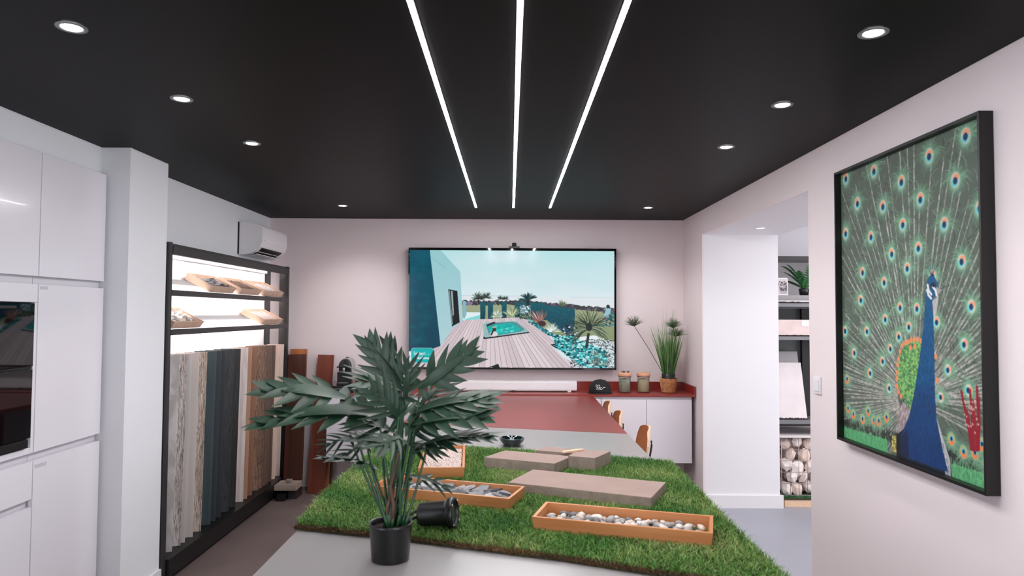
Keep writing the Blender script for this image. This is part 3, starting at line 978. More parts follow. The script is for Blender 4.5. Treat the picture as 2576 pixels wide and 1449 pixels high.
    BU(1147, 580, 95, [(22, 64, 66), (34, 82, 76), (18, 46, 52)], 46, 0.1, PI - 0.1, 8, 0.25, 0.75)
    BU(1430, 630, 60, [(96, 118, 84), (126, 140, 104), (70, 92, 70)], 40, 0.3, PI - 0.3, 5)
    BU(1018, 715, 98, [(206, 214, 176), (150, 164, 122), (92, 108, 80), (226, 228, 200)], 70, 0.4, PI - 0.3, 5)
    BU(888, 715, 62, [(232, 236, 226), (190, 204, 186), (130, 150, 132)], 70, -0.2, PI + 0.2, 5)
    for k in range(70):
        E(random.uniform(1085, 1165), random.uniform(625, 690), 7, 6, random.choice([(150, 190, 206), (108, 150, 180), (216, 230, 236), (90, 120, 110)]))
    for k in range(50):
        E(random.uniform(1085, 1170), random.uniform(690, 735), 8, 6, random.choice([(70, 96, 84), (112, 138, 118), (44, 62, 58)]))
    BU(1250, 775, 150, [(176, 132, 128), (206, 168, 160), (128, 90, 88), (96, 62, 64), (226, 196, 186)], 60, 0.9, PI - 0.5, 6, 0.0, 0.4)
    E(1262, 775, 36, 24, (70, 40, 44))
    BU(1345, 840, 88, [(230, 236, 230), (196, 208, 200), (140, 158, 150), (246, 248, 244)], 80, 0.0, PI, 5, 0.0, 0.5)
    # right-hand bed
    p.poly(T([(1530, 890), (1700, 868), (1865, 925), (1865, 960), (1760, 905), (1560, 925)]), (232, 240, 242))
    for k in range(900):
        x = random.uniform(1500, 1865)
        y = random.uniform(900 + max(0, 1650 - x) * 0.3, 1145)
        E(x, y, random.uniform(3, 8), random.uniform(2, 4), random.choice([(58, 64, 76), (84, 92, 104), (40, 44, 54), (130, 136, 146), (186, 192, 200), (30, 32, 40)]))
    for k in range(60):
        E(random.uniform(1440, 1560), random.uniform(780, 900), 8, 6, random.choice([(30, 50, 60), (60, 84, 92), (210, 220, 226), (90, 76, 130), (20, 34, 40)]))
    for k in range(140):
        x = random.uniform(1160, 1400)
        y = 745 + (x - 1160) * 0.62 + random.uniform(-8, 22)
        E(x, y, 9, 6, random.choice([(60, 170, 176), (30, 120, 130), (120, 208, 206), (20, 80, 90)]))
    for k in range(950):
        x = random.uniform(1375, 1800)
        lo = 870 + max(0, x - 1480) * 0.42
        hi = min(1140, 960 + (x - 1375) * 0.72)
        y = random.uniform(lo, max(lo + 30, hi))
        E(x, y, random.uniform(8, 17), random.uniform(4, 8), random.choice([(92, 216, 214), (44, 170, 176), (150, 232, 228), (14, 92, 104), (8, 54, 68), (24, 130, 140), (206, 240, 238)]), 1, 0.3, random.uniform(-0.6, 0.6))
    for k in range(7):
        BU(random.uniform(1690, 1840), random.uniform(1030, 1130), 55, [(120, 150, 140), (70, 96, 92), (180, 196, 190), (34, 46, 50)], 26, 0, PI, 4)
    # statue-like figure and shrubs at the far side
    for k in range(120):
        E(random.uniform(1770, 1862), random.uniform(640, 790), random.uniform(6, 12), random.uniform(5, 10), random.choice([(40, 150, 156), (96, 130, 126), (150, 180, 176), (60, 72, 78), (16, 116, 120), (120, 90, 110)]))
    E(1812, 628, 15, 14, (38, 46, 50))
    p.poly(T([(1798, 645), (1836, 645), (1830, 690), (1770, 720)]), (150, 196, 204))
    # big yucca
    L(1650, 860, 1634, 965, 11, (38, 46, 42))
    BU(1658, 800, 175, [(78, 100, 72), (120, 138, 98), (40, 56, 44), (168, 176, 140), (28, 38, 36)], 150, 0.2, PI - 0.2, 6, 0.05, 0.5)
    BU(1655, 810, 190, [(44, 60, 48), (90, 110, 84), (30, 40, 38), (140, 152, 124)], 110, -0.5, PI + 0.5, 6, 0.55, 0.55)
    E(1655, 800, 26, 34, (26, 36, 32))
    # hot tub
    p.poly(T([(784, 880), (1140, 838), (1162, 846), (1158, 852), (790, 905), (780, 900)]), (24, 30, 36))
    p.poly(T([(776, 785), (790, 768), (1040, 752), (1062, 756), (1155, 838), (1140, 846), (800, 892), (782, 884)]), (150, 188, 190))
    p.poly(T([(805, 795), (860, 772), (1020, 760), (1050, 770), (1110, 826), (1095, 838), (860, 880), (830, 872)]), (88, 130, 136))
    p.poly(T([(815, 800), (880, 782), (1010, 770), (1040, 780), (1098, 826), (1080, 836), (866, 876), (838, 866)]), (20, 178, 172))
    for k in range(50):
        x = random.uniform(850, 1050)
        E(x, random.uniform(790, 845), random.uniform(8, 22), random.uniform(4, 9), random.choice([(70, 214, 204), (8, 140, 140), (150, 236, 228), (30, 190, 182)]), 0.5, 0.8, random.uniform(-0.5, 0.8))
    L(812, 790, 870, 768, 8, (40, 50, 56))
    L(1050, 772, 1112, 822, 8, (96, 140, 146))
    E(866, 862, 34, 22, (224, 214, 216))
    L(846, 866, 858, 842, 7, (34, 60, 66))
    E(870, 822, 15, 18, (70, 50, 48))
    E(868, 806, 14, 8, (196, 168, 156))
    # lower corner plate with the lettering
    (ax, ay), (bx, by) = T([(188, 984), (366, 1100)])

    def rrect(ax, ay, bx, by, r, col):
        pts = []
        for cx, cy, a0 in ((bx - r, ay + r, -PI / 2), (bx - r, by - r, 0), (ax + r, by - r, PI / 2), (ax + r, ay + r, PI)):
            for k in range(7):
                a = a0 + k * PI / 12
                pts.append((cx + r * math.cos(a), cy + r * math.sin(a)))
        p.poly(pts, col)
    rrect(ax - 2.5, ay - 2.5, bx + 2.5, by + 2.5, 15, (196, 222, 230))
    rrect(ax - 0.5, ay - 0.5, bx + 0.5, by + 0.5, 13, (8, 128, 140))
    rrect(ax + 1, ay + 1, bx - 1, by - 1, 12, (10, 178, 178))
    # condensed capitals-and-lowercase strokes in a 0..1 cell
    G = {'S': [[(1, .12), (.5, 0), (0, .2), (.1, .42), (.9, .58), (1, .8), (.5, 1), (0, .88)]],
         'u': [[(0, .35), (0, .85), (.4, 1), (.9, .85)], [(.95, .35), (.95, 1)]],
         'd': [[(.95, 0), (.95, 1)], [(.95, .45), (.4, .35), (0, .6), (.1, .95), (.95, .9)]],
         'O': [[(.5, 0), (0, .2), (0, .8), (.5, 1), (1, .8), (1, .2), (.5, 0)]],
         'e': [[(0, .66), (1, .66), (.8, .38), (.2, .38), (0, .7), (.3, 1), (1, .92)]],
         's': [[(1, .42), (.4, .35), (0, .5), (1, .8), (.6, 1), (0, .93)]],
         't': [[(.4, .1), (.4, .9), (.9, 1)], [(0, .36), (.9, .36)]]}
    x = ax + 0.11 * (bx - ax)
    ch, cw = 0.23 * (by - ay), 0.042 * (bx - ax)
    y = ay + 0.24 * (by - ay)
    for c in 'Sud Ouest':
        if c == ' ':
            x += cw * 0.9
            continue
        for s_ in G[c]:
            p.curve([(x + u * cw, y + v_ * ch) for u, v_ in s_], 1.0, (250, 236, 240))
        x += cw * 1.55
    for k in range(3):
        p.ell(bx - (0.30 - k * 0.08) * (bx - ax), y + ch * 0.75, 1.9, 1.9, ((150, 200, 206), (240, 246, 248), (200, 190, 200))[k])
    # flowing script line: Créations
    sx, sy, k_ = ax + 0.12 * (bx - ax), ay + 0.76 * (by - ay), 0.083 * (bx - ax)
    scr = [[(1.25, -1.35), (.85, -1.6), (.3, -1.1), (.15, -.3), (.6, .05), (1.25, -.25), (1.45, -.7), (1.5, -.1), (1.55, -.55), (1.95, -.75)],
           [(1.9, -.3), (2.3, -.55), (2.2, -.78), (1.95, -.45), (2.1, 0), (2.6, -.15)], [(2.25, -1.15), (2.55, -1.5)],
           [(3.3, -.65), (2.9, -.7), (2.65, -.25), (2.9, .02), (3.25, -.3), (3.3, -.65), (3.35, 0), (3.7, -.3)],
           [(3.95, -1.5), (3.75, -.3), (3.95, .03), (4.3, -.2)], [(3.5, -.95), (4.35, -1.0)],
           [(4.45, -.65), (4.4, -.1), (4.6, .02), (4.9, -.3)], [(4.55, -1.05), (4.58, -1.0)],
           [(5.4, -.6), (5.05, -.6), (4.95, -.15), (5.25, .03), (5.55, -.3), (5.4, -.6), (5.8, -.55)],
           [(5.95, -.65), (5.9, 0), (6.0, -.4), (6.35, -.65), (6.5, -.4), (6.45, 0), (6.8, -.2)],
           [(7.15, -.65), (6.9, -.5), (7.2, -.15), (6.95, .05), (6.7, -.05)]]
    for s_ in scr:
        p.curve([(sx + u * k_ * 1.15, sy + v_ * k_ * 1.15) for u, v_ in s_], 1.15, (252, 250, 250))
    return p.half()


# --- television
TVF = 6.475
t = thing('television', 'large flat television on the back wall showing a garden with hot tub', 'television')
TX0, TX1, TZ0, TZ1 = -0.958, 0.998, 1.117, 2.2565
box_obj('housing', M['black'], TX0 + 0.02, TX1 - 0.02, TVF + 0.012, YB - 0.012, TZ0 + 0.02, TZ1 - 0.02, t)
BT = 0.023
box_obj('bezel', M['black_gloss'], TX0, TX1, TVF - 0.004, TVF + 0.014, TZ1 - BT, TZ1, t, 0.001)
box_obj('bezel', M['black_gloss'], TX0, TX1, TVF - 0.004, TVF + 0.014, TZ0, TZ0 + 0.018, t, 0.001)
box_obj('bezel', M['black_gloss'], TX0, TX0 + 0.012, TVF - 0.004, TVF + 0.014, TZ0 + 0.018, TZ1 - BT, t, 0.001)
box_obj('bezel', M['black_gloss'], TX1 - 0.018, TX1, TVF - 0.004, TVF + 0.014, TZ0 + 0.018, TZ1 - BT, t, 0.001)
SX0, SX1, SZ0, SZ1 = TX0 + 0.0125, TX1 - 0.0185, TZ0 + 0.0185, TZ1 - BT - 0.0005
picture_grid('screen', tv_picture(), M['screen'], (SX0, TVF + 0.004, SZ1), (SX1 - SX0, 0, 0), (0, 0, SZ0 - SZ1), t)

t = thing('webcam', 'small black camera clipped on top of the television', 'camera', (0.036, TVF, TZ1))
B().box(-0.05, 0.05, -0.022, 0.012, -0.004, 0.016, 0.005).obj('clip', M['black_plastic'], t)
B().lathe([(0.015, 0.016), (0.021, 0.022), (0.021, 0.046), (0.017, 0.049)], 20, loc=(0, -0.005, 0)).obj('lens_barrel', M['black_plastic'], t)

# --- soundbar
t = thing('soundbar', 'long white soundbar on the red worktop under the television', 'speaker', (0.029, 6.35, WT))
B().box(-0.584, 0.584, -0.06, 0.06, 0.012, 0.095, 0.012).obj('body', M['white_plastic'], t)
box_obj('foot', M['white_plastic'], -0.53, -0.50, -0.055, 0.05, 0.0, 0.0125, t)
box_obj('foot', M['white_plastic'], 0.50, 0.53, -0.055, 0.05, 0.0, 0.0125, t)
box_obj('base_plate', M['chrome'], -0.53, 0.53, -0.052, 0.05, 0.006, 0.012, t)
box_obj('badge', M['dark_metal'], -0.012, 0.022, -0.0585, -0.0525, 0.003, 0.011, t)


# ------------------------------------------------------------------ coffee corner
t = thing('capsule_stand', 'flat black coffee capsule stand on the red worktop', 'stand', (-1.50, 6.29, WT))
box_obj('body', M['black_plastic'], -0.085, 0.15, -0.13, 0.14, 0.0, 0.045, t, 0.004)
box_obj('top_plate', M['black_gloss'], -0.155, 0.155, -0.14, 0.15, 0.046, 0.060, t, 0.003)
box_obj('handle', M['chrome'], -0.06, 0.0, -0.139, -0.131, 0.030, 0.035, t)
t = thing('coffee_machine', 'small black and silver coffee machine on the black capsule stand', 'coffee machine', (-1.49, 6.31, WT + 0.0605))
arch = [(-0.058, 0.0), (0.058, 0.0), (0.058, 0.165)] + [(0.058 * math.cos(a), 0.172 + 0.066 * math.sin(a)) for a in [k * PI / 12 for k in range(0, 13)]] + [(-0.058, 0.165)]
Rarch = Matrix(((1, 0, 0), (0, 0, 1), (0, 1, 0)))
B().prism(arch, -0.03, 0.12, Rarch, None, 0.003).obj('silver_body', M['chrome'], t)
ar2 = [(x * 0.93, z * 0.97) for x, z in arch]
B().prism(ar2, -0.055, -0.0305, Rarch, None, 0.003).obj('front_face', M['black'], t)
box_obj('water_column', M['black'], -0.064, 0.064, -0.075, -0.028, 0.0, 0.112, t, 0.004)
hd = [(0.052 * math.cos(a), 0.160 + 0.068 * math.sin(a)) for a in [k * PI / 12 for k in range(0, 13)]]
B().prism(hd, -0.085, -0.0555, Rarch, None, 0.004).obj('brew_head', M['black_gloss'], t)
box_obj('lever', M['black'], -0.066, 0.066, -0.092, -0.060, 0.155, 0.165, t, 0.003)
B().lathe([(0.009, 0.118), (0.011, 0.155)], 16, loc=(0, -0.095, 0)).obj('spout', M['chrome'], t)
box_obj('cup_tray', M['black'], -0.05, 0.05, -0.150, -0.076, 0.0, 0.022, t, 0.004)
box_obj('grid', M['chrome'], -0.04, 0.04, -0.144, -0.080, 0.0222, 0.0245, t)
B().lathe([(0.012, 0), (0.012, 0.006)], 16, loc=(0.0, 0.03, 0.2375)).obj('button', M['dark_metal'], t)

M['cap_orange'] = mat('orange_foil', (226, 120, 44), 0.3, metal=0.4)
M['cap_red'] = mat('red_foil', (170, 40, 34), 0.3, metal=0.4)
M['cap_gold'] = mat('gold_foil', (206, 160, 70), 0.3, metal=0.4)
M['cap_green'] = mat('pale_green_foil', (150, 164, 120), 0.3, metal=0.4)
t = thing('capsule_bowl', 'low dark wire bowl beside the coffee machine', 'bowl', (-1.27, 6.31, WT))
B().lathe([(0.045, 0.0), (0.075, 0.006), (0.092, 0.026), (0.095, 0.034), (0.090, 0.034), (0.072, 0.010), (0.045, 0.004)], 28).obj('dish', M['black_plastic'], t)
B().tube([(0.096 * math.cos(a), 0.096 * math.sin(a), 0.036) for a in [k * PI / 14 for k in range(29)]], 0.003, 6).obj('rim', M['chrome'], t)
capme = None
for k, (dx, dy, dz, mm, lab) in enumerate(((-0.04, -0.035, 0.012, 'cap_orange', 'orange coffee capsule in the wire bowl'), (0.035, -0.04, 0.012, 'cap_gold', 'gold coffee capsule in the wire bowl'),
                                           (-0.02, 0.035, 0.012, 'cap_red', 'red coffee capsule in the wire bowl'), (0.045, 0.03, 0.012, 'cap_green', 'pale green coffee capsule in the wire bowl'))):
    o = B().lathe([(0.011, 0.0), (0.012, 0.005), (0.0155, 0.024), (0.0185, 0.0255), (0.0185, 0.0275)][::1], 18).obj('coffee_capsule', M[mm])
    o.location = (-1.27 + dx, 6.31 + dy, WT + dz)
    tag(o, lab, 'capsule', 'capsules in the wire bowl')

# ------------------------------------------------------------------ cap, jars and basket plant on the worktop
t = thing('baseball_cap', 'black cap with white stitched lettering on the red worktop', 'cap', (0.815, 6.22, WT))
M['cloth'] = mat('black_cotton', (20, 19, 21), 0.85, bump=0.3, bscale=300)
bm_ = B()
n, rows_ = 28, 9
vs, fs = [], []
cap_pt = lambda a, h: Vector(((0.098 * math.cos(h) ** 0.75 + 0.004) * math.cos(a), (0.098 * math.cos(h) ** 0.75 + 0.004) * math.sin(a) + 0.02, 0.014 + 0.105 * math.sin(h) ** 1.05))
for r_ in range(rows_):
    h = r_ / (rows_ - 1) * PI / 2 * 0.985
    for j in range(n):
        vs.append(cap_pt(2 * PI * j / n, h))
for r_ in range(rows_ - 1):
    for j in range(n):
        fs.append((r_ * n + j, r_ * n + (j + 1) % n, (r_ + 1) * n + (j + 1) % n, (r_ + 1) * n + j))
fs.append(tuple(range((rows_ - 1) * n, rows_ * n)))
bm_.faces(vs, fs, True).obj('crown', M['cloth'], t)
br = []
for k in range(15):      # visor: flat crescent in front
    a = PI + PI * k / 14
    br.append((0.112 * math.cos(a), 0.015 + (0.125 if 0.15 < k / 14 < 0.85 else 0.10) * math.sin(a)))
B().prism(br, 0.0, 0.010, None, None, 0.002).obj('visor', M['cloth'], t)
B().lathe([(0.009, 0.1185), (0.007, 0.124), (0.002, 0.126)], 12, loc=(0, 0.02, 0)).obj('button', M['cloth'], t)


def on_cap(u, v_):
    """u,v in metres on the front of the crown"""
    h = math.asin(max(0.0, min(1.0, (v_ - 0.014) / 0.105))) if v_ > 0.014 else 0
    rad = 0.098 * math.cos(h) ** 0.75 + 0.004
    a = -PI / 2 + u / rad
    q_ = cap_pt(a, h)
    nrm = (q_ - Vector((0, 0.02, 0.03))).normalized()
    return q_ + nrm * 0.0018


M['thread'] = mat('white_thread', (236, 234, 236), 0.8)
st = B()
for pts in ([(-.030, .076), (-.038, .080), (-.044, .074), (-.042, .066), (-.033, .060), (-.031, .052), (-.037, .047), (-.045, .051)],
            [(-.016, .080), (-.025, .076), (-.026, .056), (-.018, .048), (-.010, .055), (-.010, .074), (-.016, .080)],
            [(-.017, .058), (-.006, .044)],
            [(.004, .062), (-.004, .054), (-.006, .044), (.002, .040), (.010, .046), (.018, .056), (.028, .060), (.040, .058)],
            [(-.042, .040), (-.038, .0405), (-.030, .0395), (-.022, .0405), (-.014, .0395), (-.008, .040)]):
    th = 0.0022 if pts[0][1] > 0.041 else 0.0011
    st.tube([on_cap(u - 0.004, v_) for u, v_ in pts], th, 6)
st.obj('stitched_lettering', M['thread'], t)


def jar(x, lab, m_fill, m_lid_band, hjar=0.145, r=0.0575, extra=False):
    t = thing('storage_jar', lab, 'jar', (x, 6.30, WT))
    B().lathe([(r - 0.004, 0.0), (r, 0.004), (r, hjar - 0.012), (r - 0.004, hjar - 0.004), (r - 0.006, hjar), (r - 0.010, hjar), (r - 0.0045, hjar - 0.012), (r - 0.0045, 0.005)], 36, True, True).obj('glass_body', M['glass'], t)
    B().lathe([(r - 0.006, 0.006), (r - 0.0055, 0.012), (r - 0.0055, hjar - 0.026), (0.001, hjar - 0.018)], 30, True, True).obj('filling', m_fill, t)
    B().lathe([(r + 0.001, hjar + 0.0005), (r + 0.004, hjar + 0.004), (r + 0.004, hjar + 0.029), (r, hjar + 0.033)], 36).obj('lid', M['cork'], t)
    B().tube([((r - 0.001) * math.cos(a), (r - 0.001) * math.sin(a), hjar - 0.001 - 0.006 * (1 + math.sin(a * 1.0 + 0.6)) * 0.5) for a in [k * PI / 16 for k in range(33)]], 0.0025, 6).obj('cord', M['black'], t)
    return t


M['fill_grey'] = mat('grey_green_granules', (142, 140, 124), 0.9, noise=0.3, nscale=170, bump=0.6, bscale=160)
M['fill_tan'] = mat('fine_tan_sand', (176, 158, 130), 0.9, noise=0.06, nscale=200)
j1 = jar(1.047, 'cork-lidded glass jar of grey-green granules, beside the cap', M['fill_grey'], None)
jar(1.218, 'cork-lidded glass jar of tan sand, beside the basket plant', M['fill_tan'], None)
for k in range(6):
    if k == 3:
        continue
    o = B().lathe([(0.003, 0.0), (0.0048, 0.003), (0.0040, 0.010), (0.0048, 0.0135), (0.0016, 0.016)], 10).obj('small_peg', M['dark_metal'])
    o.location = (1.02 + k * 0.0125, 6.285, WT + 0.1785)
    tag(o, 'tiny dark peg in a row on the lid of the granule jar', 'peg', 'pegs on the jar lid')

t = thing('basket_plant', 'artificial papyrus grass in a woven basket at the corner of the worktop', 'plant', (1.447, 6.30, WT))
# woven basket: rows of bulging strands
nb, rb = 48, 22
vs, fs = [], []
for r_ in range(rb):
    z = 0.004 + 0.126 * r_ / (rb - 1)
    R0 = 0.060 + 0.016 * min(1, z / 0.1)
    for j in range(nb):
        k = 0.0035 * math.sin(2 * PI * j / 3.0 + (PI if r_ % 2 else 0)) * (1 if r_ % 2 else -1) + 0.0022 * math.sin(r_ * PI)
        rr = R0 + 0.0032 * (1 if (j // 2 + r_) % 2 else -1)
        vs.append((rr * math.cos(2 * PI * j / nb), rr * math.sin(2 * PI * j / nb), z))
for r_ in range(rb - 1):
    for j in range(nb):
        fs.append((r_ * nb + j, r_ * nb + (j + 1) % nb, (r_ + 1) * nb + (j + 1) % nb, (r_ + 1) * nb + j))
fs.append(tuple(range(nb))[::-1])
B().faces(vs, fs).obj('basket', M['basket'], t)
B().lathe([(0.058, 0.02), (0.062, 0.168), (0.060, 0.170), (0.056, 0.160), (0.001, 0.158)], 30, True, True).obj('inner_pot', M['black_plastic'], t)


def blades(name, n, spread_r, hmin, hmax, lean, width, cols, m, parent, z0=0.0, seed=1, curl=0.25, seg=4):
    r = np.random.default_rng(seed)
    V, F, C, cnt = [], [], [], []
    base = 0
    for i in range(n):
        a = r.uniform(0, 2 * PI)
        rad = spread_r * math.sqrt(r.uniform(0, 1))
        h = r.uniform(hmin, hmax)
        ln = lean * (0.25 + 0.75 * rad / spread_r) * r.uniform(0.6, 1.2)
        px, py = rad * math.cos(a), rad * math.sin(a)
        a2 = a + r.uniform(-0.5, 0.5)
        wa = r.uniform(0, PI)
        c = np.array(lin(cols[r.integers(len(cols))])) * r.uniform(0.8, 1.2)
        for s_ in range(seg + 1):
            q = s_ / seg
            off = ln * (q * 0.7 + curl * q * q) * h
            wd = width * (1 - q ** 1.6) * 0.5 + 0.0003
            cx, cy, cz = px + math.cos(a2) * off, py + math.sin(a2) * off, z0 + h * q * (1 - 0.12 * ln * q)
            V += [(cx - math.cos(wa) * wd, cy - math.sin(wa) * wd, cz), (cx + math.cos(wa) * wd, cy + math.sin(wa) * wd, cz)]
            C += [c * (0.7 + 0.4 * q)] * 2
        for s_ in range(seg):
            k = base + s_ * 2
            F += [k, k + 1, k + 3, k + 2]
            cnt.append(4)
        base += 2 * (seg + 1)
    o = np_mesh(name, V, cnt, F, m, np.array(C), parent, True)
    o['kind'] = 'stuff'
    return o


GR = [(96, 140, 76), (78, 122, 62), (112, 150, 90), (62, 104, 56), (130, 158, 104)]
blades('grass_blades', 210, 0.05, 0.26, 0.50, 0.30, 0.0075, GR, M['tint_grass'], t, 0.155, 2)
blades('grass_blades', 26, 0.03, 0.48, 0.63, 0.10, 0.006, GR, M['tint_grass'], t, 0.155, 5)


def umbel(parent, base, tip, nseed, R_=0.125):
    s_ = B().tube([base, (Vector(base) + Vector(tip)) / 2 + Vector((0.004, 0, 0.004)), tip], 0.0026, 6).obj('papyrus_stem', M['stem_brown'], parent)
    r = np.random.default_rng(nseed)
    ax = (Vector(tip) - Vector(base)).normalized()
    ax = (ax * 0.35 + Vector((0, 0, 1))).normalized()
    V, F, C, cnt = [], [], [], []
    k = 0
    for i in range(190):
        d = Vector((r.normal(), r.normal(), r.normal())).normalized()
        d = (d + ax * 1.05).normalized()
        if d.dot(ax) < -0.1:
            continue
        Ln = R_ * r.uniform(0.6, 1.0)
        side = d.cross(Vector((0.3, 1, 0.2))).normalized() * 0.0009
        p0 = Vector(tip)
        p1 = p0 + d * Ln * 0.55
        p2 = p0 + d * Ln + Vector((0, 0, -0.012))
        c = np.array(lin(((92, 108, 88), (70, 88, 72), (112, 122, 100))[r.integers(3)]))
        for q, sc_ in ((p0, 1.3), (p1, 1.0), (p2, 0.4)):
            V += [tuple(q - side * sc_), tuple(q + side * sc_)]
            C += [c, c]
        F += [k, k + 1, k + 3, k + 2, k + 2, k + 3, k + 5, k + 4]
        cnt += [4, 4]
        k += 6
    o = np_mesh('umbel', V, cnt, F, M['tint_grass'], np.array(C), s_)
    o['kind'] = 'stuff'
    return s_


M['stem_brown'] = mat('dark_stem', (70, 64, 50), 0.6)
umbel(t, (-0.04, 0, 0.155), (-0.312, -0.01, 0.600), 1)
umbel(t, (0.02, -0.02, 0.155), (0.042, -0.02, 0.585), 2, 0.12)
umbel(t, (0.03, 0.01, 0.155), (0.072, 0.02, 0.505), 3, 0.12)


# ------------------------------------------------------------------ painting
def eye_feather(p, x, y, s, ang, style=0):
    """ang: direction from the fan's centre; s: size in px of the raster"""
    ca, sa = math.cos(ang), math.sin(ang)
    for k in range(46):
        b_ = ang + random.uniform(-1.9, 1.9)
        l = s * random.uniform(1.5, 2.7)
        c = random.choice([(112, 156, 124), (134, 178, 146), (92, 132, 104), (120, 166, 132)])
        x1, y1 = x + math.cos(b_) * l * 0.6 + ca * l * 0.1, y + math.sin(b_) * l * 0.6 + sa * l * 0.1
        x2, y2 = x1 + math.cos(b_) * l * 0.35 - ca * l * 0.18, y1 + math.sin(b_) * l * 0.35 - sa * l * 0.18 + l * 0.06
        p.stroke(x, y, x1, y1, 1.3, 0.9, c, 0.75)
        p.stroke(x1, y1, x2, y2, 0.9, 0.5, c, 0.7)
    p.ell(x, y, s * 1.25, s * 1.6, (110, 154, 126), 0.55, 0.6)
    p.ell(x - ca * s * 0.1, y - sa * s * 0.1, s * 0.82, s * 1.05, (130, 176, 148), 0.85, 0.35)
    if style == 0:
        p.ell(x, y, s * 0.62, s * 0.86, (208, 194, 178), 1, 0.2)
        p.ell(x + ca * s * 0.25, y + sa * s * 0.25, s * 0.46, s * 0.46, (228, 150, 116), 1, 0.3)
        p.ell(x - ca * s * 0.22, y - sa * s * 0.22, s * 0.50, s * 0.52, (104, 196, 202), 1, 0.2)
        p.ell(x - ca * s * 0.08, y - sa * s * 0.08, s * 0.30, s * 0.40, (20, 48, 86), 1, 0.25)
    else:
        p.ell(x, y, s * 0.72, s * 0.98, (150, 184, 120), 1, 0.2)
        p.ell(x, y + s * 0.10, s * 0.60, s * 0.84, (228, 124, 80), 1, 0.2)
        p.ell(x, y - s * 0.16, s * 0.42, s * 0.46, (104, 196, 206), 1, 0.2)
        p.ell(x, y - s * 0.10, s * 0.24, s * 0.34, (20, 46, 84), 1, 0.25)


